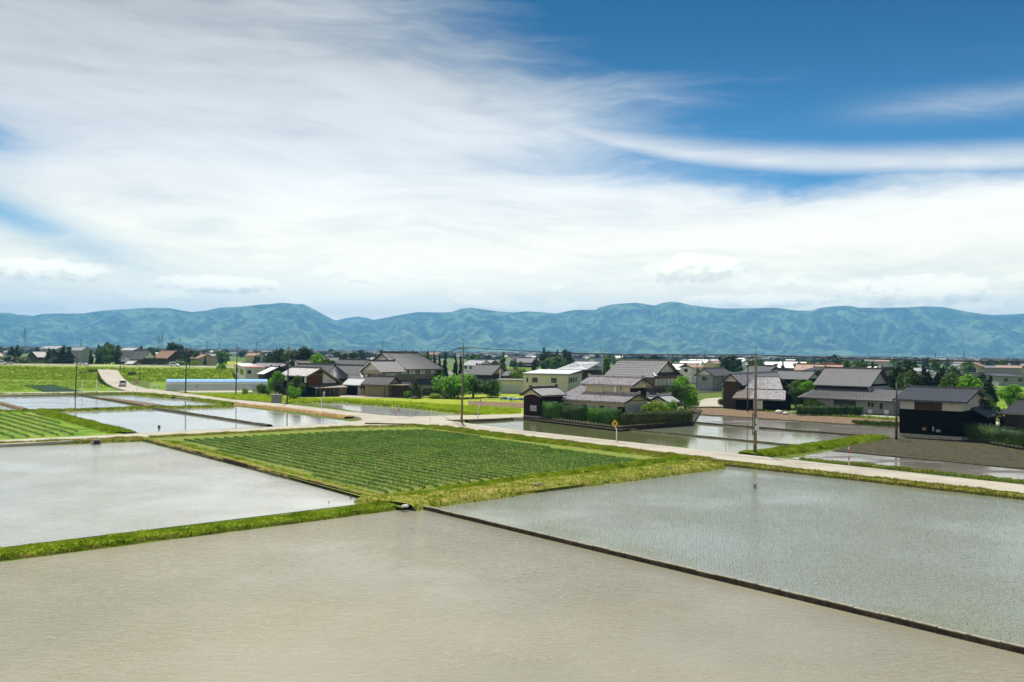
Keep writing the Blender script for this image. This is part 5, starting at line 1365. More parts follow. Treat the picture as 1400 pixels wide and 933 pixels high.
# ------------------------------------------------------------------ hedges
def hedge(label, A, B, w, h, col='hedge', seed=1, z0=0.0, stems=True, dens=34, name='hedge', ls=.2, group=None, gaps=True):
    d = (B - A); L = d.length; rz = math.atan2(d.y, d.x)
    root = empty(name, (A.x, A.y, z0), rz, label, 'hedge', group)
    r = np.random.default_rng(seed); n = int((L * h * 2 + L * w + 2 * w * h) * dens)
    lo = .25 if stems else .02
    f = r.choice(5, n, p=np.array([L * h, L * h, L * w, w * h, w * h]) / (2 * L * h + L * w + 2 * w * h))
    u = r.random((n, 2)); P = np.zeros((n, 3)); N = np.zeros((n, 3))
    bulge = lambda x: .14 * np.sin(x * 1.9 + seed) + .09 * np.sin(x * 4.3)
    for k in range(5):
        m = f == k; x = u[m, 0] * L; z = lo + u[m, 1] * (h - lo)
        if k == 0: P[m] = np.stack([x, -w / 2 + bulge(x) * .6 , z], 1); N[m] = (0, -1, .2)
        if k == 1: P[m] = np.stack([x, w / 2 + 0 * x, z], 1); N[m] = (0, 1, .2)
        if k == 2: P[m] = np.stack([x, (u[m, 1] - .5) * w, h + 0 * x + bulge(x)], 1); N[m] = (0, 0, 1)
        if k == 3: P[m] = np.stack([0 * x, (u[m, 0] - .5) * w, z], 1); N[m] = (-1, 0, .2)
        if k == 4: P[m] = np.stack([0 * x + L, (u[m, 0] - .5) * w, z], 1); N[m] = (1, 0, .2)
    P += r.normal(0, .07, P.shape) ; N = N * .9 + r.normal(0, .55, N.shape); N /= np.linalg.norm(N, axis=1)[:, None]
    if stems: 
        low = (P[:, 2] < lo + .3 * (1 + np.sin(P[:, 0] * 5.1))) & (r.random(n) < .6); P = P[~low]; N = N[~low]
    V, F = quads(P, N, ls, r)
    k = len(V); c = .16
    box = np.array([(c, -w / 2 + c, lo + .15), (L - c, -w / 2 + c, lo + .15), (L - c, w / 2 - c, lo + .15), (c, w / 2 - c, lo + .15), (c, -w / 2 + c, h - c), (L - c, -w / 2 + c, h - c), (L - c, w / 2 - c, h - c), (c, w / 2 - c, h - c)])
    V = np.concatenate([V, box]); F = np.concatenate([F, np.array([(0, 3, 2, 1), (4, 5, 6, 7), (0, 1, 5, 4), (1, 2, 6, 5), (2, 3, 7, 6), (3, 0, 4, 7)]) + k])
    obj('foliage', np_mesh('foliage', V, F, LEAF[col]), root)
    if stems:
        m = MB(); x = .4
        while x < L: m.tube((x, 0, -.05), (x + random.uniform(-.1, .1), 0, lo + .5), .06, n=5); x += random.uniform(.6, 1.0)
        m.build('stems', BARK, root)['kind'] = 'stuff'
    return root
base_l = at(741, 572.5, .3); base_m = at(846, 586, .3); base_r = at(946, 579.5, .3)
off = Vector((.25, .9, 0))
segs = [(0.01, .27, 'hedge_bright', 'tall trimmed hedge block next to the purple-brown shed, brightest green'),
        (.275, .60, 'hedge', 'darker middle block of the tall hedge, left of the gap by the white post'),
        (.63, .985, 'hedge_bright', 'right block of the tall hedge, ending at the corner behind the yellow sign')]
for i, (a, b, c, lb) in enumerate(segs):
    A = base_l.lerp(base_m, a) + off; Bq = base_l.lerp(base_m, b) + off
    hedge(lb, A, Bq, 1.1, (2.75, 2.6, 2.7)[i], c, i + 3, .3, group='tall hedge round the cream house')
hedge('lower olive-green hedge running right from the corner along the retaining wall', base_m.lerp(base_r, .02) + off, base_m.lerp(base_r, .985) + off, 1.1, 2.15, 'hedge_olive', 11, .3, group='tall hedge round the cream house')
# stone retaining wall under the hedge, block by block
def retaining(a, b, label, hgt=.62):
    d = (b - a); L = d.length; root = empty('retaining_wall', (a.x, a.y, 0), math.atan2(d.y, d.x), label, 'wall')
    r = random.Random(int(L)); x = 0
    while x < L - .1:
        w = min(r.uniform(.7, 1.1), L - x); m = MB(); j = r.uniform(-.03, .03)
        m.box(x + .012, x + w - .012, -.12 + j, .2, -.1, hgt * .5 - .01); m.box(x + .02, x + w - .02, -.1 - j, .2, hgt * .5, hgt + r.uniform(-.02, .04)); x += w
        m.build('block', CONCD, root)
    return root
wa, wb, wc = at(716, 573.6, 0), at(848, 589.5, 0), at(949, 581, 0)
retaining(wa, wb, 'dark block retaining wall at the water under the tall hedge', .5)
retaining(wb, wc, 'block retaining wall under the lower olive hedge', .6)
sheet('garden_ground', [(718, 572.6), (847, 588), (947, 579.5), (960, 560), (900, 548), (770, 556), (722, 566)], .28, SOILD)
sheet('garden_lawn', [(870, 566), (944, 566), (930, 552), (945, 543), (900, 530), (850, 545)], .31, G_MID)

hedge('long low trimmed dark hedge in front of the big grey-roofed house', at(1089, 567.5, .1), at(1179, 569, .1), 1.3, 1.75, 'hedge', 21, .1, stems=False, dens=22, ls=.26)
hedge('very dark hedge along the right edge beside the black storehouse', at(1322, 601.5, .1), at(1420, 618, .1), 1.4, 2.3, 'hedge', 23, .1, stems=True)
# stone garden wall with round stones
def stone_wall():
    a, b = at(922, 557.5, .1), at(955, 555, .1); d = b - a; L = d.length
    root = empty('stone_wall', a, math.atan2(d.y, d.x), 'low wall of rounded grey stones at the driveway corner', 'wall')
    r = random.Random(2)
    for row in range(2):
        x = 0
        while x < L:
            s = r.uniform(.35, .6); bm = bmesh.new(); bmesh.ops.create_icosphere(bm, subdivisions=1, radius=s * .62)
            for v in bm.verts: v.co += Vector((r.uniform(-.06, .06), r.uniform(-.06, .06), r.uniform(-.04, .04)))
            me = bpy.data.meshes.new('stone'); bm.to_mesh(me); bm.free(); me.materials.append(CONC)
            o = obj('stone', me, root, (x, row * .1, .25 + row * .5)); x += s * 1.15
stone_wall()

# ------------------------------------------------------------------ trees and bushes near the houses
T = tree
T('bush', 'bright', 622, 212, 509, 46, 'big bright green rounded shrub right of the large farmhouse', q=2)
T('broad', 'mid', 648, 214, 512, 34, 'dark green shrub mass behind the second utility pole', q=2)
T('bush', 'mid', 672, 216, 517, 28, 'mid green bush between pole and beige garage', q=2)
T('coneb', 'olive', 569.5, 208, 515, 13, 'slim grey-green clipped tree in front of the large farmhouse', q=2)
T('bush', 'bright', 558, 209, 534, 11, 'small bright ball bush by the farmhouse drive', q=2)
T('bush', 'olive', 590, 213, 527, 26, 'low olive bush left of the big bright shrub', q=2)
T('bush', 'lime', 596, 209, 537, 18, 'pale flowering low bush under the olive bush', q=2)
T('bush', 'mid', 612, 208, 534, 14, 'small mid green bush in front of the big bright shrub', q=2)
T('broadb', 'mid', 603, 236, 503, 12, 'narrow bright tree at the farmhouse right corner', q=1)
for i, (px, top_, w, D) in enumerate([(555, 478, 9, 330), (565, 478, 8, 334), (585, 476, 10, 262), (594, 480, 10, 264), (601, 483, 8, 268), (609, 477, 9, 258)]):
    T('coneb', 'cedar', px, D, top_, w, ['leftmost tiny conifer top over the farmhouse ridge', 'second tiny conifer top over the farmhouse ridge', 'first conifer right of the farmhouse roof, slightly ragged', 'second conifer right of the farmhouse roof', 'shortest conifer in the row right of the farmhouse roof', 'tallest slim conifer at the right end of the farmhouse row'][i], 'conifers by the farmhouse', q=1)
T('coneb', 'cedar', 623, 262, 482, 8, 'slim conifer just left of the second utility pole', 'conifers by the farmhouse', q=1)
T('coneb', 'cedar', 630, 264, 484, 8, 'slim conifer hidden partly by the second utility pole', 'conifers by the farmhouse', q=1)
T('broad', 'bright', 378, 212, 507, 22, 'bright green tree left of the barn', q=2)
T('bush', 'mid', 362, 216, 524, 18, 'dark round bush at the right end of the greenhouse', q=2)
T('broad', 'dark', 383, 208, 520, 16, 'dark bush behind the utility pole by the barn', q=2)
T('broadb', 'mid', 405, 200, 513, 22, 'leafy tree in front of the barn flank', q=2)
T('bush', 'bright', 402, 197, 527, 16, 'bright green bush at the foot of the barn tree', q=2)
T('bush', 'bright', 336, 214, 530, 8, 'small round green bush beside the road near the greenhouse', q=2)
T('bush', 'mid', 466, 220, 523, 7, 'little green bush between barn and pale-roofed garage', q=1)
T('broad', 'bright', 437, 260, 482, 30, 'tall olive-green tree behind the barn roof', q=1)
T('broadb', 'mid', 449, 250, 489, 24, 'mid green tree sloping down right of the barn roof', q=1)
T('broad', 'dark', 417, 300, 473, 34, 'large round dark tree in the grove behind the barn', q=1)
T('broad', 'mid', 400, 310, 478, 24, 'grove tree left of the large round dark one', q=1)
T('broad', 'dark', 381, 330, 475, 21, 'round dark tree standing alone left of the barn grove', q=1)
T('bush', 'bright', 305, 340, 494, 18, 'bright bush behind the greenhouse by the highway line', q=1)
T('broad', 'dark', 470, 420, 482, 14, 'grey-green round tree in the village gap left of the farmhouse', q=1)
T('bush', 'bright', 478, 300, 503, 14, 'bright bush left of the farmhouse wing', q=1)
T('bush', 'lime', 706, 262, 503, 18, 'yellow-green bush above the beige garage', q=1)
T('bush', 'lime', 714, 285, 500, 26, 'second yellow-green bush left of the cream block roof', q=1)
T('bush', 'mid', 680, 330, 499, 22, 'mid green bush row in the plot behind the garage', q=1)
T('bush', 'mid', 680, 222, 541, 7, 'tiny green bush in front of the beige garage', q=1)
# centre right garden
T('broad', 'bright', 938, 168, 513, 34, 'bright green round tree right of the gabled wooden house', q=2)
T('broad', 'mid', 921, 160, 524, 36, 'mid green bushy tree right of the hedge house', q=2)
T('bush', 'lime', 902, 146, 546, 40, 'yellow-green clipped shrub behind the low olive hedge', q=2)
T('bush', 'bright', 919, 146, 545, 13, 'small round clipped bush beside the yellow-green shrub', q=2)
T('bush', 'mid', 934, 148, 557, 14, 'dark low bush at the stone wall', q=2)
T('bush', 'olive', 906, 158, 536, 12, 'olive bush behind the yellow-green shrub', q=2)
T('broadb', 'bright', 996, 196, 528, 19, 'bright clipped tree by the dark farmhouse', q=2)
T('bush', 'hedge', 992, 194, 545, 17, 'dark bush under the bright clipped tree', q=2)
T('bush', 'red', 1001, 190, 543, 7, 'small red flowering azalea bush', q=2)
T('broad', 'mid', 1088, 186, 519, 26, 'dark green garden tree between black outbuilding and big house', q=2)
T('broad', 'bright', 1106, 184, 520, 24, 'brighter garden tree left of the big grey-roofed house', q=2)
T('bush', 'lime', 1116, 180, 541, 12, 'small round yellow-green bush behind the low hedge', q=2)
T('bush', 'bright', 1104, 180, 546, 9, 'little clipped bush left of the yellow-green one', q=2)
T('bush', 'bright', 1124, 179, 547, 10, 'little clipped bush right of the yellow-green one', q=2)
T('pine', 'dark', 1357, 128, 546, 40, 'leaning pine with bare trunk right of the black storehouse', q=2)
T('broad', 'bright', 1388, 165, 525, 36, 'bright green tree above the house at the right edge', q=2)
for i, (k, c, px, top_, w, D, lb) in enumerate([
    ('broad', 'dark', 1230, 498, 26, 190, 'dark tree at the left end of the grove behind the storehouse'),
    ('broad', 'mid', 1240, 505, 22, 180, 'lighter tree in front of the left end of the storehouse grove'),
    ('pine', 'dark', 1247, 492, 20, 200, 'tall flat-topped dark tree in the storehouse grove'),
    ('cone', 'cedar', 1263, 499, 26, 186, 'broad conifer, first in the storehouse grove'),
    ('cone', 'dark', 1289, 499, 28, 184, 'broad conifer in the middle of the storehouse grove'),
    ('broad', 'mid', 1299, 508, 20, 178, 'round mid green tree beside the middle conifer'),
    ('cone', 'cedar', 1311, 504, 16, 190, 'narrow conifer right of centre in the storehouse grove'),
    ('broad', 'bright', 1322, 511, 26, 176, 'bright green tree near the right end of the storehouse grove'),
    ('broad', 'dark', 1338, 509, 20, 182, 'dark tree behind the bright green one in the storehouse grove'),
    ('cone', 'dark', 1353, 511, 20, 170, 'last dark conifer of the storehouse grove'),
    ('broad', 'mid', 1342, 527, 26, 160, 'lower mid green tree behind the storehouse gable'),
    ('bush', 'dark', 1375, 566, 14, 128, 'dark bush at the wall of the right-edge house'),
    ('broad', 'dark', 1252, 506, 18, 176, 'dark tree filling the gap beside the broad conifer')]):
    T(k, c, px, D, top_, w * (1.35 if i != 11 else 1), lb, 'grove behind the black storehouse' if i not in (11,) else None, q=2 if D < 170 else 1)
# groves in the middle distance: (kind, colour, px, top, width, depth, label)
for i, (k, c, px, top_, w, D, lb) in enumerate([
    ('cone', 'cedar', 17, 472, 12, 520, 'dark conifer at the left edge of the left village'),
    ('cone', 'cedar', 24, 471, 9, 525, 'narrow dark conifer next to the one at the left edge'),
    ('broad', 'olive', 17, 486, 22, 420, 'olive tree at the far left beside the highway'),
    ('broad', 'mid', 32, 488, 20, 415, 'mid green tree at the far left beside the highway'),
    ('cone', 'dark', 67, 475, 14, 430, 'dark conifer left of the twin tall conifers'),
    ('broad', 'dark', 78, 488, 22, 425, 'low dark tree below the twin tall conifers'),
    ('coneb', 'cedar', 87, 472, 17, 425, 'left one of the twin tall conifers at the left village'),
    ('coneb', 'cedar', 96, 472, 12, 424, 'right one of the twin tall conifers at the left village'),
    ('bush', 'mid', 57, 492, 14, 418, 'green bush by the highway left of the conifers'),
    ('coneb', 'cedar', 125, 478, 7, 470, 'single slim conifer left of the roadside grove'),
    ('coneb', 'cedar', 135, 469, 10, 440, 'left dark conifer of the roadside grove'),
    ('broad', 'mid', 146, 470, 24, 438, 'round green tree in the middle of the roadside grove'),
    ('broad', 'dark', 150, 467, 18, 446, 'tallest dark tree at the back of the roadside grove'),
    ('coneb', 'cedar', 161, 469, 10, 440, 'right dark conifer of the roadside grove'),
    ('coneb', 'cedar', 194, 471, 6, 560, 'tiny slim conifer above the dark two-level house'),
    ('broad', 'dark', 207, 474, 15, 540, 'dark tree behind the rust-roofed house'),
    ('broad', 'dark', 240, 467, 26, 470, 'big round dark tree right of the rust-roofed house'),
    ('broad', 'dark', 259, 476, 14, 520, 'dark tree behind the third pole of the left row'),
    ('broad', 'mid', 269, 479, 9, 480, 'small tree right of the tall far pole'),
    ('bush', 'mid', 245, 490, 30, 400, 'dark green bushes in front of the big round tree'),
    ('bush', 'lime', 267, 492, 10, 395, 'yellow-green bush at the edge of the yellow field'),
    ('broad', 'mid', 302, 478, 16, 560, 'round mid green tree above the highway'),
    ('coneb', 'cedar', 279, 478, 5, 600, 'tiny dark conifer between two far pylons'),
    ('broad', 'dark', 352, 486, 10, 470, 'small dark tree right of the cross-armed far pole'),
    ('broad', 'dark', 747, 480, 20, 520, 'left tree of the dark clump in the centre of the plain'),
    ('cone', 'cedar', 744, 473, 9, 530, 'pointed conifer rising from the central clump'),
    ('cone', 'cedar', 762, 477, 9, 525, 'second pointed conifer in the central clump'),
    ('broad', 'dark', 775, 477, 18, 520, 'right tree of the dark clump in the centre of the plain'),
    ('broad', 'mid', 755, 488, 26, 500, 'lighter bushes at the foot of the central clump'),
    ('broadb', 'mid', 830, 488, 12, 300, 'ragged garden tree in front of the gabled wooden house'),
    ('coneb', 'cedar', 705, 490, 5, 500, 'tiny cone tree left of the central clump'),
    ('coneb', 'cedar', 731, 490, 6, 480, 'small dark cone tree just left of the central clump'),
    ('broad', 'mid', 1003, 489, 16, 420, 'round green tree in the village left of the big pole'),
    ('broad', 'mid', 992, 494, 24, 400, 'wide green tree in the village left of the big pole'),
    ('broad', 'dark', 893, 484, 12, 520, 'dark trees behind the gabled wooden house ridge'),
    ('broad', 'mid', 1091, 494, 12, 430, 'round tree behind the black storehouse with white gable'),
    ('broad', 'dark', 1111, 495, 9, 420, 'small dark tree right of the round one'),
    ('broad', 'dark', 1145, 491, 18, 400, 'left dark tree above the big grey roof'),
    ('broad', 'mid', 1157, 491, 16, 396, 'middle dark tree above the big grey roof'),
    ('broad', 'dark', 1171, 492, 16, 400, 'right dark tree above the big grey roof'),
    ('broad', 'dark', 1351, 498, 18, 620, 'far flat dark tree at the right'),
    ('bush', 'mid', 968, 505, 10, 300, 'bush in front of the white gabled grey house'),
    ('broad', 'mid', 712, 494, 10, 600, 'small tree in the far village left of the cream block')]):
    T(k, c, px, D, top_, w, lb, q=1 if w > 12 else 0)
# poplar-like shrubs beside the climbing road
T('bush', 'hedge', 126, 322, 503, 16, 'dark shrub on the embankment left of the climbing road', q=1)
T('bush', 'hedge', 114, 318, 507, 22, 'dark low shrub mass on the embankment left of the climbing road', q=1)
T('bush', 'hedge', 180, 312, 507, 14, 'dark shrub on the embankment right of the climbing road', q=1)
T('bush', 'hedge', 191, 322, 508, 10, 'small dark shrub right of the sign board', q=1)

# ------------------------------------------------------------------ utility poles and wires
POLEC = material('pole_concrete', [(.16, .14, .11), (.24, .21, .17)], 2, .9, .2, .3, 10, world=False)
POLED = material('pole_dark_steel', [(.05, .045, .045), (.09, .08, .08)], 2, .6, .4, world=False)
INS = material('insulator_white', [(.6, .6, .6), (.7, .7, .7)], 2, .3, .5, world=False)
def pole(px, by, topy, label, z=.3, r=.17, arms=((.5, 1.0),), lean=0.0, mat=None, rz=0, spike=True, group=None, D=None, steps=True, band=False, cabinet=False):
    P = at(px, by, z) if D is None else col_at(px, D, z)
    h = zat(P, topy) - z
    e = empty('utility_pole', P, rz, label, 'utility pole', group); e.rotation_euler = (0, R(lean), rz)
    m = MB(); m.tube((0, 0, -.3), (0, 0, h), r, r * .6, 10); m.build('shaft', mat or POLEC, e, True)
    for d, w in arms:
        a = MB(); a.box(-w * .3 if w > 1.3 else -w, w, -.05, .05, h - d - .06, h - d + .04); ar = a.build('cross_arm', POLED, e)
        for x in ((-w * .28, w * .35, w * .92) if w > 1.3 else (-w * .92, 0.22, w * .92)):
            i = MB(); i.tube((x, 0, h - d + .04), (x, 0, h - d + .3), .06, .045, 6); i.build('insulator', INS, ar)
    if spike: s_ = MB(); s_.tube((0, 0, h), (0, 0, h + 1.1), .03, .02, 5); s_.build('lightning_rod', POLED, e)
    if band:
        b = MB(); b.tube((0, 0, 1.0), (0, 0, 1.7), r * 1.04, r * 1.02, 10); b.build('warning_band', material('band_ochre', [(.25, .17, .06), (.3, .2, .07)], 2, .7, .2, world=False), e)
    if cabinet:
        b = MB(); b.box(-.2, .2, -r - .25, -r, 2.6, 3.1); b.box(-.12, .12, -r - .2, -r, 3.3, 3.9); b.build('meter_box', INS, e)
        b = MB(); b.tube((-.42, -.1, 2.0), (-.42, -.1, 4.6), .05, n=6); b.box(-.45, 0, -.14, -.08, 2.2, 2.3); b.box(-.45, 0, -.14, -.08, 4.2, 4.3); b.build('cable_pipe', POLED, e)
    return e, P, h
e1, PA, hA = pole(1032.2, 619.5, 484.5, 'tall dark utility pole on the grass bank beside the road, nearest to the camera', r=.2, arms=((.35, .9),), band=True, cabinet=True, rz=R(20))
e2, PB, hB = pole(631, 578.3, 474, 'tall utility pole at the road junction in the middle', r=.19, arms=((.3, 1.0),), lean=.7, band=True, rz=R(20))
cs = MB()
pA = pole(392.5, 552.8, 474.5, 'utility pole in front of the barn, right end of the left row', lean=.9, arms=((.25, .6), (.8, .6)), mat=POLED, r=.16, group='utility poles along the left part of the road')
pB_ = pole(322.5, 536.5, 474.5, 'utility pole behind the greenhouse middle, third of the left row', lean=1, arms=((.25, .7),), mat=POLED, r=.16, group='utility poles along the left part of the road')
pC = pole(253.5, 537.5, 476, 'utility pole in front of the greenhouse left part', lean=1, arms=((.25, .7), (.8, .7)), mat=POLED, r=.18, group='utility poles along the left part of the road')
pD = pole(102.8, 541.5, 487, 'utility pole by the left paddies, leaning slightly right', lean=2.2, arms=((.3, .35),), mat=POLED, r=.16, group='utility poles along the left part of the road')
pole(1225.5, 599, 524, 'dark utility pole touching the left corner of the black storehouse', arms=(), mat=POLED, r=.17, spike=False)
pE = pole(1022, 563, 491, 'slim dark utility pole in front of the black outbuilding', arms=((.4, 1.6),), mat=POLED, r=.14, spike=False, z=.1)
pole(952.5, 546, 487, 'slim pole at the driveway right of the bright round tree', arms=((.2, .3),), mat=POLED, r=.11, z=.1, spike=False)
pole(824, 0, 478, 'thin pale mast with aerial left of the gabled wooden house', D=235, arms=((.4, .9), (1.0, .7)), mat=INS, r=.06, spike=False)
pole(683.5, 539.5, 506, 'short pale post in front of the beige garage', arms=(), mat=INS, r=.2, spike=False)
for i, (px, D, top_, w, lb) in enumerate([(165, 330, 474, .9, 'far pole beside the crest of the climbing road'), (260, 345, 474, 1.0, 'far pole with several arms behind the greenhouse pole'), (351, 380, 467, 1.9, 'far pole with wide cross arms left of the barn'), (192, 300, 497, .3, 'short pole right of the climbing road'), (170, 320, 488, .3, 'thin pole at the right shoulder of the climbing road'), (121, 345, 488, .3, 'thin pole on the embankment left of the climbing road'), (426, 300, 475, .5, 'pole among the grove behind the barn'), (550, 420, 470, .4, 'thin far mast above the farmhouse ridge'), (212, 380, 497, .2, 'short post beside the highway'), (735, 420, 487, .4, 'far pole left of the central clump'), (70, 400, 478, .4, 'far pole in front of the left conifers')]):
    pole(px, 0, top_, lb, D=D, r=.15, arms=((.5, w), (1.4, w * .8)) if w > .5 else ((.4, w),), mat=POLED, spike=False, z=0)
def wire(pts, sag, label, r=.022, name='power_line'):
    m = MB()
    for a, b in zip(pts, pts[1:]):
        n = 14; Q = []
        for i in range(n + 1):
            t = i / n; p = a.lerp(b, t); p.z -= sag * 4 * t * (1 - t) * ((b - a).length / 60) ** 2; Q.append(p)
        m.path(Q, r, 4)
    o = m.build(name, POLED); return tag(o, label, 'power line', 'power lines')
TA = PA + Vector((-.5, 0, hA - .05)); TB = PB + Vector((-.1, 0, hB - .05))
far = PA + (PA - PB) * 1.0 + Vector((4, 0, hA + .3)); far.z = hA + .6
fl = Vector(((556 - 700) / FPX * 215, 215, 10.9))
for i, dy in enumerate((0, .35)):
    o = Vector((0, dy, -.02 * i))
    wire([fl + o, TB + o, TA + o, far + o], .62 + .04 * i, ['nearer strand of the long black cable over the road', 'rear strand of the long black cable over the road'][i], .045)
for i, (q, dz) in enumerate(((0, .0), (1, .45))):
    pts = [v[1] + Vector((.1, 0, v[2] - .3 - dz)) for v in (pD, pC, pB_, pA)]
    pts = [pts[0] + (pts[0] - pts[1]) * .9] + pts + [PB + Vector((0, 0, hB - .9 - dz))]
    wire(pts, .8, ['upper thin cable along the left row of poles', 'lower thin cable along the left row of poles'][i], .02)
for i in range(3):
    a = PA + Vector((0, 0, 6.0 + i * 1.3)); b = pE[1] + Vector((0, 0, 6.2 + i * 1.2)); wire([a, b], .1, ['lowest', 'middle', 'highest'][i] + ' short cable between the nearest pole and the slim one behind', .02)

# ------------------------------------------------------------------ signs, markers
YEL = material('sign_yellow', [(.75, .42, .01), (.8, .46, .015)], 2, .45, .4, world=False)
BLK = material('sign_black', [(.01, .01, .01), (.02, .02, .02)], 2, .5, .3, world=False)
RED = material('marker_red', [(.5, .03, .02), (.6, .05, .03)], 2, .5, .3, world=False)
def bent_sign(px, by, topy, dx, label, face=0.0, z=.35, back=False):
    P = at(px, by, z); h = zat(P, topy) - z; e = empty('road_sign', P, 0, label, 'road sign')
    m = MB(); m.tube((0, 0, -.2), (0, 0, h * .5), .075, n=8); m.tube((0, 0, h * .5), (dx, 0, h * .74), .072, n=8)
    if back: m.tube((dx, 0, h * .74), (dx, 0, h * .95), .07, n=8)
    m.build('post', WHITE, e)
    s = .36; cz = h - s * 1.42 if not back else h - .4; c, sn = math.cos(face), math.sin(face)
    def diam(k, y0, y1, nm, mt, par, sx=1.0):
        q = [(0, -k), (k * sx, 0), (0, k), (-k * sx, 0)]; b = MB()
        P4 = [(dx + x * c - y0 * sn, y0 * c - .09 + x * sn, cz + zz) for x, zz in q] + [(dx + x * c - y1 * sn, y1 * c - .09 + x * sn, cz + zz) for x, zz in q]
        b.add(P4, [(0, 1, 2, 3), (7, 6, 5, 4), (0, 4, 5, 1), (1, 5, 6, 2), (2, 6, 7, 3), (3, 7, 4, 0)]); return b.build(nm, mt, par)
    if back:
        diam(.36, 0, .03, 'sign_plate', INS, e)
    else:
        pl = diam(.52, 0, .03, 'sign_plate', YEL, e, .8)
        b = MB(); b.box(dx - .055, dx + .055, -.105, -.0905, cz - .24, cz + .24); b.box(dx - .16, dx + .16, -.108, -.0935, cz - .05, cz + .06); b.build('crossroads_symbol', BLK, pl)
    return e
bent_sign(843, 602.3, 573.8, -.25, 'yellow diamond crossroads sign on a bent white post by the hedge pond')
bent_sign(439.5, 558.5, 534.5, .45, 'white bent post sign seen from behind beside the small pond', face=1.1, back=True)
bent_sign(653.5, 573, 545.5, .4, 'white bent post sign seen from behind, right of the junction pole', face=1.1, back=True)
def small_sign(px, by, topy, label, shape='diamond', z=.3):
    P = at(px, by, z); h = zat(P, topy) - z; e = empty('road_sign', P, 0, label, 'road sign')
    m = MB(); m.tube((0, 0, -.1), (0, 0, h - .2), .06, n=6); m.build('post', WHITE, e)
    b = MB()
    if shape == 'diamond': b.add([(0, -.1, h - 1.1), (.3, -.1, h - .75), (0, -.1, h - .4), (-.3, -.1, h - .75), (0, -.07, h - 1.1), (.3, -.07, h - .75), (0, -.07, h - .4), (-.3, -.07, h - .75)], [(0, 1, 2, 3), (7, 6, 5, 4), (0, 4, 5, 1), (1, 5, 6, 2), (2, 6, 7, 3), (3, 7, 4, 0)]); b.build('sign_plate', YEL if False else material('sign_faded', [(.4, .22, .08), (.5, .3, .12)], 2, .6, .3, world=False), e)
    else: b.box(-.45, .45, -.1, -.06, h - 1.5, h); b.build('sign_board', material('sign_brownish', [(.3, .24, .18), (.4, .33, .25)], 2, .6, .3, world=False), e)
small_sign(268.6, 539.5, 524.5, 'small faded diamond sign on a white post in front of the greenhouse')
small_sign(187, 536.5, 517.5, 'weathered brown board on a thin post at the foot of the climbing road', 'board')
def marker(px, by, topy, label, bands=0, lean=0, r=.05, mat=WHITE, z=.35, group='marker posts'):
    P = at(px, by, z); h = zat(P, topy) - z; e = empty('marker_post', P, 0, label, 'marker post', group); e.rotation_euler = (0, R(lean), 0)
    n = max(1, bands * 2 + 1)
    m = MB(); m.tube((0, 0, -.1), (0, 0, h), r, n=6); m.build('pole', mat, e)
    for i in range(bands):
        b = MB(); z0 = h * (1 - (2 * i + 1.8) / n); b.tube((0, 0, z0), (0, 0, z0 + h / n), r * 1.06, n=6); b.build('band', RED if mat is WHITE else BLK, e)
marker(544.5, 569.5, 554, 'white snow marker pole with red tip leaning at the pond edge', 1, 3, .07)
marker(484.5, 563.5, 553.5, 'thin short marker stick at the edge of the small pond', 2, 0, .03)
marker(588, 575.5, 566.5, 'tiny dark and white striped stick at the junction', 2, 0, .035)
marker(993, 618, 602.5, 'thin black and white striped stick leaning left at the road edge', 4, -9, .03, BLK if False else WHITE)
marker(1161, 635, 611.5, 'white snow marker pole with red bands beside the muddy field', 2, -2, .055)
marker(112.5, 536.5, 519.5, 'white slim post left of the pair below the embankment', 0, 0, .12)
marker(132, 536.5, 520, 'white slim post right of the pair below the embankment', 0, 0, .14)
marker(205, 531, 525, 'short white post at the road edge left of the white boxes', 0, 0, .15)
marker(805, 571, 547, 'thin white post in the gap of the tall hedge', 0, 0, .07, z=.3)
m = MB(); m.box(-.13, .13, -.13, .13, -.1, .42); o = m.build('concrete_block', CONCD); o.location = at(217.5, 586, 0); tag(o, 'small dark stump standing in the still white paddy', 'stump')
m = MB(); m.box(-.11, .11, -.11, .11, -.1, .34); m.box(-.09, .09, -.09, .09, .34, .4); o = m.build('concrete_block', CONC); o.location = at(1032, 668, 0); tag(o, 'small square brown block standing in the rice paddy', 'block')
for i, (px, by) in enumerate([(211, 530.5), (217, 530)]):
    e = empty('white_box', at(px, by, .1), .3, ['left one of two low white boxes by the greenhouse', 'right one of two low white boxes by the greenhouse'][i], 'box')
    m = MB(); m.box(-.4, .4, -.3, .3, 0, .55); m.build('body', WHITE, e); m = MB(); m.box(-.45, .45, -.35, .35, .553, .62); m.build('lid', WHITE, e)
def sluice(px, py, label, z=0.1):
    e = empty('sluice_box', at(px, py, z), R(40), label, 'sluice')
    m = MB(); m.box(-.4, .4, -.05, .05, -.2, .45); m.box(-.45, -.35, -.3, .3, -.2, .5); m.box(.35, .45, -.3, .3, -.2, .5); m.build('frame', CONC, e)
    m = MB(); m.box(-.3, .3, -.1, -.052, -.15, .35); m.build('gate', FRAMEM, e)
sluice(131.5, 607, 'small concrete sluice box in the grassy bank at the left')
sluice(734, 669.5, 'dark sluice box in the bank at the left of the rice paddy')
sluice(912, 646.5, 'dark sluice box in the bank near the far corner of the rice paddy')
sluice(131, 561, 'tiny sluice in the green dike between the far left paddies')
bm = bmesh.new(); bmesh.ops.create_icosphere(bm, subdivisions=2, radius=.2)
for v in bm.verts: v.co.z *= .55; v.co.x *= 1.3; v.co += Vector((random.uniform(-.03, .03),) * 3)
me = bpy.data.meshes.new('sandbag'); bm.to_mesh(me); bm.free(); me.materials.append(P_WHITE)
tag(obj('sandbag', me, None, at(554, 692, .4)), 'white sandbag lying at the corner where wall meets dike', 'sandbag')
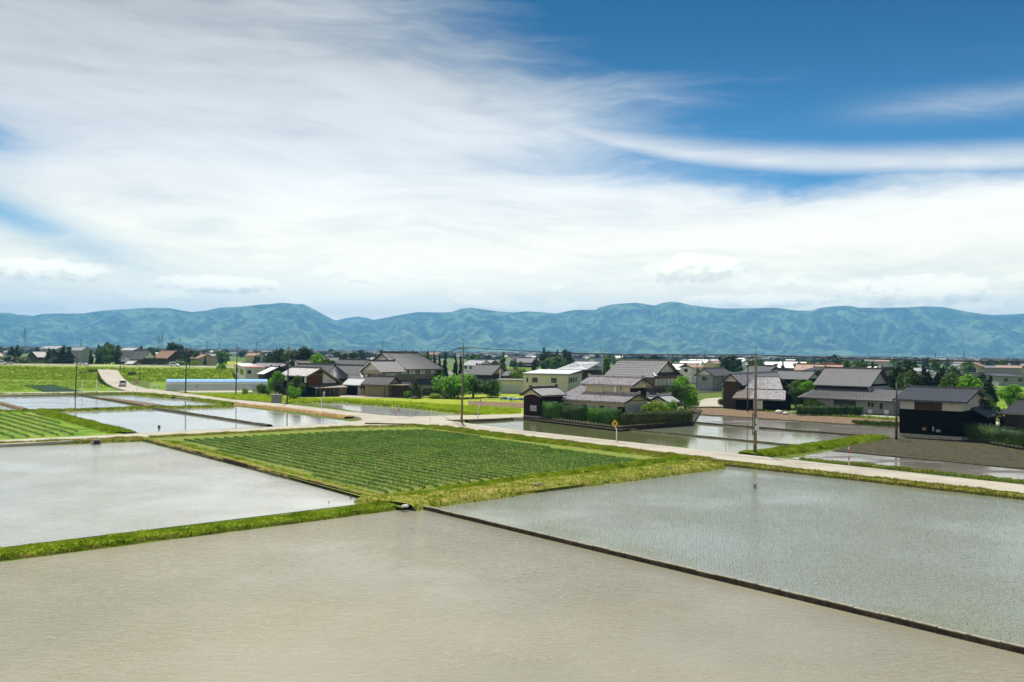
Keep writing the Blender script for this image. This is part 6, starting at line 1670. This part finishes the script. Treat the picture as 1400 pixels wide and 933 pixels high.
# culvert at the junction
m = MB(); m.box(0, 7.2, -.12, .12, -.1, .5); o = m.build('culvert_edge', CONCD); o.location = at(499, 582.9, .0); o.rotation_euler = (0, 0, math.atan2((at(570, 584, 0) - at(499, 582.5, 0)).y, (at(570, 584, 0) - at(499, 582.5, 0)).x)); tag(o, 'dark concrete edge of the culvert below the road junction', 'culvert')
# grey cabinet by the pole
def cabinet():
    P = at(378, 551, .2); h = zat(P, 539.5) - .2
    e = empty('cabinet', P, R(8), 'grey metal mesh cabinet beside the utility pole near the barn', 'cabinet')
    m = MB(); m.box(-1.0, 1.0, -.5, .5, 0, h - .1); m.build('body', P_GREY, e)
    m = MB(); m.box(-1.06, 1.06, -.56, .56, h - .1, h); m.build('lid', M_ROOFS, e)
    for i in range(7): m = MB(); m.box(-.95 + i * .3, -.9 + i * .3, -.53, -.501, .05, h - .15); m.build('bar', M_ROOFS, e)
cabinet()
# rocks, tarpaulins, pots
def rock(px, py, s, label, z=.1, mat=None):
    bm = bmesh.new(); bmesh.ops.create_icosphere(bm, subdivisions=2, radius=s)
    r = random.Random(int(px))
    for v in bm.verts: v.co *= r.uniform(.82, 1.12); v.co.z *= .6
    me = bpy.data.meshes.new('rock'); bm.to_mesh(me); bm.free(); me.materials.append(mat or CONC)
    return tag(obj('rock', me, None, at(px, py, z + s * .3)), label, 'rock')
rock(1065, 564, .75, 'pale boulder at the right corner of the black outbuilding', mat=P_WHITE)
rock(1074, 565.5, .6, 'smaller pale boulder right of the first one', mat=P_WHITE)
rock(568, 543.5, .9, 'dark garden rock below the slim clipped tree')
rock(577, 541, .7, 'garden rock at the edge of the farmhouse bushes')
TARP = material('tarp_blue', [(.03, .12, .2), (.06, .2, .3)], 1, .5, .4, .4, 4)
for i, (px, py, w) in enumerate([(694, 547.5, 3.4), (706, 548.5, 3.2)]):
    m = MB(); N = 8; r = random.Random(i)
    vs = [(w * (a / N - .5) + r.uniform(-.05, .05), 1.0 * (b / 3 - .5), .75 * math.sin(math.pi * (b + .3) / 3.6) + r.uniform(-.12, .12)) for a in range(N + 1) for b in range(4)]
    m.add(vs, [(4 * a + b, 4 * a + 4 + b, 4 * a + 5 + b, 4 * a + 1 + b) for a in range(N) for b in range(3)])
    o = m.build('tarpaulin', TARP); o.location = at(px, py, .2); tag(o, ['left blue tarpaulin covering something in front of the garage', 'right blue tarpaulin beside the small shed'][i], 'tarpaulin')

# ------------------------------------------------------------------ vehicles
TYRE = material('tyre', [(.015, .015, .015), (.025, .025, .025)], 3, .9, .2, world=False)
CARW = material('car_paint_white', [(.68, .69, .7), (.74, .75, .76)], 1, .25, .6, world=False)
CARD = material('car_paint_grey', [(.2, .2, .22), (.25, .25, .27)], 1, .25, .6, world=False)
LAMPR = material('tail_lamp_red', [(.4, .02, .02), (.5, .03, .03)], 1, .3, .5, world=False)
def vehicle(P, rz, label, cat='car', van=True, paint=None, full=True, group=None):
    e = empty('parked_car' if False else ('minivan' if van else 'car'), P, rz, label, cat, group)
    Lh, wd = (2.1, .83) if van else (2.0, .8)
    sec = [(-Lh, .35, 1.0, .80), (-Lh + .08, .25, 1.75, .70), (-Lh + .5, .22, 1.92, .70), (.6, .22, 1.88, .70), (1.25, .22, 1.12, .78), (Lh - .1, .28, .85, .76), (Lh, .35, .7, .7)] if van else \
          [(-Lh, .35, .85, .72), (-Lh + .3, .22, .98, .72), (-1.0, .2, 1.42, .6), (.2, .2, 1.45, .6), (1.0, .2, .98, .72), (Lh - .1, .28, .78, .7), (Lh, .35, .6, .66)]
    b = MB(); vs = []
    for x, z0, z1, tw in sec:
        belt = min(z1, 1.0 if van else .88)
        vs += [(x, -wd + .08, z0), (x, -wd, z0 + .2), (x, -wd, belt), (x, -tw, z1 - .06), (x, -tw + .12, z1), (x, tw - .12, z1), (x, tw, z1 - .06), (x, wd, belt), (x, wd, z0 + .2), (x, wd - .08, z0)]
    n = len(sec); fs = [(10 * i + k, 10 * i + (k + 1) % 10, 10 * i + 10 + (k + 1) % 10, 10 * i + 10 + k) for i in range(n - 1) for k in range(10)] + [tuple(reversed(range(10))), tuple(range(10 * n - 10, 10 * n))]
    b.add(vs, fs); body = b.build('body', paint or CARW, e)
    bm = bmesh.new(); bm.from_mesh(body.data); bmesh.ops.recalc_face_normals(bm, faces=bm.faces); bm.to_mesh(body.data); bm.free()
    zt = 1.7 if van else 1.34; x0, x1 = (-Lh + .35, .75) if van else (-1.0, .45)
    for s in (-1, 1):
        w = MB(); q = [(x0, s * (wd + .005), 1.08 if van else .92), (x1 + .3, s * (wd + .005), 1.08 if van else .92), (x1 - .1, s * (.735 if van else .63), zt), (x0 + .15, s * (.735 if van else .63), zt)]
        w.add(q + [(a, c * .97, d) for a, c, d in q], [(0, 1, 2, 3), (7, 6, 5, 4), (0, 4, 5, 1), (1, 5, 6, 2), (2, 6, 7, 3), (3, 7, 4, 0)]); w.build('side_window', GLASS, e)
    for xx, sg in ((-Lh, -1), (Lh, 1)):
        w = MB()
        if sg < 0: q = [(-Lh + (.0 if van else .35), -.68, 1.1 if van else 1.0), (-Lh + (.0 if van else .35), .68, 1.1 if van else 1.0), (-Lh + (.075 if van else .95), .62, 1.66 if van else 1.38), (-Lh + (.075 if van else .95), -.62, 1.66 if van else 1.38)]
        else: q = [(1.28 if van else 1.0, -.7, 1.13 if van else 1.0), (1.28 if van else 1.0, .7, 1.13 if van else 1.0), (.68 if van else .3, .62, 1.8 if van else 1.42), (.68 if van else .3, -.62, 1.8 if van else 1.42)]
        w.add([(a + sg * .03, c, d + .02) for a, c, d in q] + [(a - sg * .05, c, d - .02) for a, c, d in q], [(0, 1, 2, 3), (7, 6, 5, 4), (0, 4, 5, 1), (1, 5, 6, 2), (2, 6, 7, 3), (3, 7, 4, 0)])
        w.build('rear_window' if sg < 0 else 'windscreen', GLASS, e)
    for x in (-Lh + .75, Lh - .8):
        for s in (-1, 1):
            w = MB(); w.tube((x, s * (wd - .16), .33), (x, s * (wd + .03), .33), .33, n=14); wh = w.build('wheel', TYRE, e)
            r_ = MB(); r_.tube((x, s * (wd + .02), .33), (x, s * (wd + .045), .33), .2, n=10); r_.build('rim', INS, wh)
    for s in (-1, 1):
        w = MB(); w.box(-Lh - .02, -Lh + .08, s * .7 - .09, s * .7 + .09, .8, 1.35 if van else .95); w.build('tail_lamp', LAMPR, e)
        w = MB(); w.box(Lh - .14, Lh + .01, s * .58 - .12, s * .58 + .12, .62, .78); w.build('headlight', INS, e)
    w = MB(); w.box(-Lh - .06, -Lh + .05, -.75, .75, .3, .55); w.box(Lh - .06, Lh + .05, -.68, .68, .3, .5); w.build('bumper', CARD, e)
    w = MB(); w.box(-Lh - .075, -Lh - .06, -.2, .2, .62, .8); w.build('number_plate', WHITE, e)
    return e
p0 = at(167.5, 528.6, .42); p1 = at(152, 512, 1.7); dd = p1 - p0
vehicle(p0 + Vector((0, 0, .0)), math.atan2(dd.y, dd.x), 'white minivan driving away up the climbing road', 'minivan', True)
for i, (px, D, van, pt, lb) in enumerate([(114, 382, False, CARW, 'white car on the highway left of the climbing road'), (239, 384, True, CARW, 'white van on the highway behind the greenhouse'), (12, 384, False, CARD, 'grey car on the highway near the left edge'), (3, 383, True, CARW, 'white van on the highway at the left edge')]):
    vehicle(col_at(px, D, 3.08), 0.02, lb, 'car' if not van else 'van', van, pt)
# guardrails of the highway
def rail(x0, x1, y, z, label):
    e = empty('guardrail', (x0, y, z), 0, label, 'guardrail'); L = x1 - x0
    m = MB(); m.box(0, L, -.04, .04, .45, .82); m.build('beam', INS, e)
    x = 0
    while x < L: 
        m = MB(); m.box(x - .07, x + .07, .05, .17, 0, .8); m.build('post', M_ROOFS, e); x += 6
rail(-330, -178, 377, 3.05, 'long white guardrail of the highway left of the climbing road')
rail(-160, -92, 377, 3.05, 'long white guardrail of the highway behind the greenhouse')

# ------------------------------------------------------------------ transmission towers on the plain
def pylon(px, D, top_, label):
    P = col_at(px, D); h = zat(P, top_); e = empty('transmission_tower', P, random.uniform(-.5, .5), label, 'transmission tower', 'transmission towers before the hills')
    w = h * .09; t = max(.12, D / 1400 * .15); m = MB()
    for sx in (-1, 1):
        for sy in (-1, 1): m.tube((sx * w, sy * w, -1), (sx * w * .18, sy * w * .18, h), t, t * .7, 4)
    n = 7
    for i in range(n):
        a, b = i / n, (i + 1) / n; wa, wb = w * (1 - .82 * a), w * (1 - .82 * b)
        for s in (-1, 1):
            m.tube((-wa, s * wa, h * a), (wb, s * wb, h * b), t * .5, n=3); m.tube((wa, s * wa, h * a), (-wb, s * wb, h * b), t * .5, n=3)
            m.tube((s * wa, -wa, h * a), (s * wb, wb, h * b), t * .5, n=3)
    m.build('lattice', POLED, e)
    for k in (.74, .84, .94):
        a = MB(); a.tube((-h * .11, 0, h * k), (h * .11, 0, h * k), t * .8, n=4); a.build('cross_arm', POLED, e)
for px, D, tp, lb in [(34, 1500, 449, 'tallest transmission tower, at the far left in front of the hills'), (217, 1900, 459, 'left one of the close pair of towers left of the big round tree'), (221.5, 1700, 457, 'right one of the close pair of towers left of the big round tree'), (246, 2000, 461, 'tower rising above the big round dark tree'), (283, 2100, 467, 'tower right of the tall far poles'), (111, 2300, 464, 'faint tower above the left warehouses'), (964, 2200, 480, 'faint tower left of the nearest pole'), (1188, 2300, 481, 'faint tower above the big grey-roofed house'), (1318, 1700, 480, 'tower above the storehouse grove'), (1279, 1800, 483, 'tower left of the one above the storehouse grove'), (300, 2500, 468, 'low faint tower between the far poles')]:
    pylon(px, D, tp, lb)

# ------------------------------------------------------------------ distant villages: single houses and trees
def far_proto(i):
    r = random.Random(i + 40); L, W, h, rise = r.uniform(11, 19), r.uniform(8, 11), r.uniform(3.4, 6.6), r.uniform(1.8, 3.0)
    roof = [T_GREY, T_DARK, T_MID, M_ROOFS, T_ORNG, T_GREY, T_DARK, M_ROOFS][i]; wall = [P_WHITE, B_BROWN, P_OCHRE, P_WHITE, P_BEIGE, B_TAN, P_WHITE, P_GREY][i]
    w = MB(); w.box(-L / 2, L / 2, -W / 2, W / 2, -.3, h)
    w.add([(-L / 2, -W / 2, h), (-L / 2, W / 2, h), (-L / 2, 0, h + rise - .1), (L / 2, -W / 2, h), (L / 2, W / 2, h), (L / 2, 0, h + rise - .1)], [(0, 2, 1), (3, 4, 5)])
    wo_ = w.build('wall', wall); me1 = wo_.data; bpy.data.objects.remove(wo_)
    q = MB(); o = .7; s = rise / (W / 2)
    for sg in (-1, 1): q.slab([(-L / 2 - o, sg * (W / 2 + o), h - o * s), (L / 2 + o, sg * (W / 2 + o), h - o * s), (L / 2 + o, 0, h + rise), (-L / 2 - o, 0, h + rise)], .25)
    q.box(-L / 2 - o, L / 2 + o, -.2, .2, h + rise, h + rise + .35)
    if i in (1, 5, 6): 
        q.slab([(-L / 2 - 1.5, -W / 2 - 1.8, h * .45), (L / 2 + 1.5, -W / 2 - 1.8, h * .45), (L / 2, -W / 2, h * .45 + .8), (-L / 2, -W / 2, h * .45 + .8)], .2)
    ro = q.build('roof', roof); me2 = ro.data; bpy.data.objects.remove(ro)
    g_ = MB()
    for k in range(3): x = -L / 2 + (k + .5) * L / 3; g_.box(x - .9, x + .9, -W / 2 - .05, -W / 2 + .05, h - 2.2, h - .8)
    gg = g_.build('windows', GLASS); me3 = gg.data; bpy.data.objects.remove(gg)
    return me1, me2, me3
FP = [far_proto(i) for i in range(8)]
FL = ['grey roofed white', 'dark roofed wooden', 'mid-grey roofed ochre', 'metal roofed white', 'rust roofed beige', 'grey roofed timber', 'dark roofed white', 'metal roofed grey']
def blocked(px, D):
    y = 474 + .0118 * px + 13869 / D
    if 130 < px < 345 and D < 430: return True
    if px < 130 and D < 450: return True
    if 595 < px < 880 and D < 420: return True
    if 1345 < px and D < 500: return True
    if 940 < px < 1010 and D < 330: return True
    if 100 < px < 170 and D < 520: return True
    return D < 300
ZONES = [(60, 'behind the left conifers'), (125, 'at the left of the climbing road'), (200, 'behind the climbing road'), (260, 'left behind the greenhouse'), (330, 'behind the greenhouse'), (400, 'left behind the barn'), (470, 'behind the barn'), (540, 'left behind the large farmhouse'), (620, 'right behind the large farmhouse'), (715, 'behind the beige garage'), (800, 'behind the cream block'), (880, 'behind the hedge house'), (950, 'behind the gabled wooden house'), (1010, 'left of the nearest pole'), (1080, 'right of the nearest pole'), (1150, 'left behind the big grey-roofed house'), (1220, 'right behind the big grey-roofed house'), (1300, 'behind the black storehouse'), (2000, 'above the right-edge house')]
def zone(px): return next(t for x, t in ZONES if px < x)
FAR = []
def name_far():
    by = {}
    for px, o in FAR: by.setdefault(o['label'], []).append((px, o))
    for k, L in by.items():
        L.sort(key=lambda t: t[0])
        if len(L) == 2: w = ['left one', 'right one']
        elif len(L) == 3: w = ['left one', 'middle one', 'right one']
        elif len(L) > 3: w = [ordinal(i + 1) + ' from left' for i in range(len(L))]
        else: continue
        for (px, o), t in zip(L, w): o['label'] = k + ', ' + t
def band(D): return 'nearby' if D < 480 else 'middle-distance' if D < 760 else 'far'
r = random.Random(77); taken = []
def place_far():
    k = 0; tries = 0
    while k < 118 and tries < 4000:
        tries += 1
        D = 330 * (4.0 ** r.random()); px = r.uniform(-60, 1460)
        if blocked(px, D): continue
        if math.sin(px * .021 + D * .006) + math.sin(px * .05 - D * .013) < -.5: continue
        P = col_at(px, D, 0)
        if any((P - t).length < 17 for t in taken): continue
        taken.append(P); i = r.randrange(8)
        e = empty('village_house', P, r.choice((-.65, -.7, .9, -.4, .85, -.9)) + r.uniform(-.1, .1), f'{band(D)} {FL[i]} house {zone(px)}', 'house', 'village houses on the plain'); FAR.append((px, e))
        s = r.uniform(.8, 1.1); e.scale = (s, s, s * r.uniform(.85, 1.05))
        obj('wall', FP[i][0], e); rf = obj('roof', FP[i][1], e)
        if D < 620: w = obj('window', FP[i][2], e)
        k += 1
place_far()
def place_far_trees():
    k = 0; tries = 0
    while k < 230 and tries < 4000:
        tries += 1
        D = 340 * (4.6 ** r.random()); px = r.uniform(-60, 1460)
        if blocked(px, D): continue
        P = col_at(px, D, 0)
        if any((P - t).length < 9 for t in taken): continue
        kind = r.choice(('broad', 'broad', 'cone', 'coneb', 'broadb')); col = r.choice(('dark', 'dark', 'cedar', 'mid', 'mid'))
        me, tme, H, Wd = tree_proto(kind, col, 0)
        e = empty(TNAME[kind], P, r.uniform(0, 6), f'{band(D)} {"dark" if col != "mid" else "mid green"} {"conifer" if "cone" in kind else "round tree"} {zone(px)}', 'tree', 'trees between the village houses'); FAR.append((px, e))
        h = r.uniform(5, 10.5) if r.random() < .85 else r.uniform(9, 13); s = h / H; e.scale = (s * r.uniform(.9, 1.4), s * r.uniform(.9, 1.4), s)
        obj('crown', me, e); obj('trunk', tme, e); k += 1
place_far_trees()
name_far()
# the town beyond: too many and too small to tell apart
def far_town():
    r = random.Random(5); cols = [material('town_%d' % i, [c, tuple(k * 1.3 for k in c)], .05, .95, .03) for i, c in enumerate([(.24, .25, .26), (.10, .10, .11), (.05, .05, .055), (.36, .36, .34), (.16, .17, .18), (.2, .2, .2), (.2, .2, .19)])]; mb = MB()
    for _ in range(3000):
        D = 1250 * (4.6 ** r.random()); px = r.uniform(-120, 1520); P = col_at(px, D, 0)
        big = r.random() < .10
        L = r.uniform(9, 20) * (2.6 if big else 1); W = r.uniform(7, 12) * (1.6 if big else 1); h = r.uniform(3, 6.5) * (1.25 if big else 1)
        a = r.choice((.7, -.7, .2, -.85)) + r.uniform(-.15, .15); c, s = math.cos(a), math.sin(a)
        def q(x, y, z): return (P.x + x * c - y * s, P.y + x * s + y * c, z)
        rz = 0 if big else r.uniform(1.2, 2.6)
        v = [q(x, y, z) for z in (-.3, h) for x, y in ((-L / 2, -W / 2), (L / 2, -W / 2), (L / 2, W / 2), (-L / 2, W / 2))] + [q(-L / 2, 0, h + rz + .3), q(L / 2, 0, h + rz + .3)]
        mb.m = r.choice((3, 6, 6, 4)); mb.add(v, [(0, 1, 5, 4), (1, 2, 6, 5), (2, 3, 7, 6), (3, 0, 4, 7), (4, 7, 8), (5, 9, 6)])
        mb.m = r.choice((0, 1, 1, 1, 1, 2, 2, 2, 2, 4, 4, 5)); mb.add([v[4], v[5], v[6], v[7], v[8], v[9]], [(0, 1, 5, 4), (2, 3, 4, 5)])
    o = mb.build('far_town', cols); tag(o, 'pale far-off town spread along the foot of the hills', 'town', kind='stuff')
    V = []; F = []
    rr = np.random.default_rng(9); blobs = []
    for _ in range(3800):
        D = 1150 * (5.0 ** r.random()); px = r.uniform(-120, 1520); P = col_at(px, D, 0); w = r.uniform(3, 8) * r.choice((1, 1, 2)); h = r.uniform(3.0, 8)
        blobs.append((P.x, P.y, h * .5, w, w * .8, h * .55))
    cv, cf = core_mesh(blobs, 1.0); cv = np.array(cv); cv[:, :2] += rr.normal(0, .8, (len(cv), 2)); cv[:, 2] += rr.normal(0, .5, len(cv))
    qd = np.array([f for f in cf if f[2] != f[3]])
    tag(obj('far_trees', np_mesh('far_trees', cv, qd, LEAF['dark'])), 'dark far-off trees scattered through the town at the foot of the hills', 'trees', kind='stuff')
far_town()

# ------------------------------------------------------------------ air
hz = MB(); hz.box(-16500, 16500, -90, 14200, -8, 640)
ho = hz.build('haze', None); ho.data.materials.clear()
hm = bpy.data.materials.new('haze'); hm.use_nodes = True; nt = hm.node_tree; nt.nodes.clear()
pv = nt.nodes.new('ShaderNodeVolumePrincipled'); pv.inputs['Color'].default_value = (.21, .53, .97, 1); pv.inputs['Density'].default_value = 9.6e-5
pv.inputs['Anisotropy'].default_value = .2
oo = nt.nodes.new('ShaderNodeOutputMaterial'); nt.links.new(pv.outputs[0], oo.inputs['Volume'])
ho.data.materials.append(hm); ho.display_type = 'WIRE'
tag(ho, 'thin blue summer haze over the whole plain', 'haze', kind='stuff')
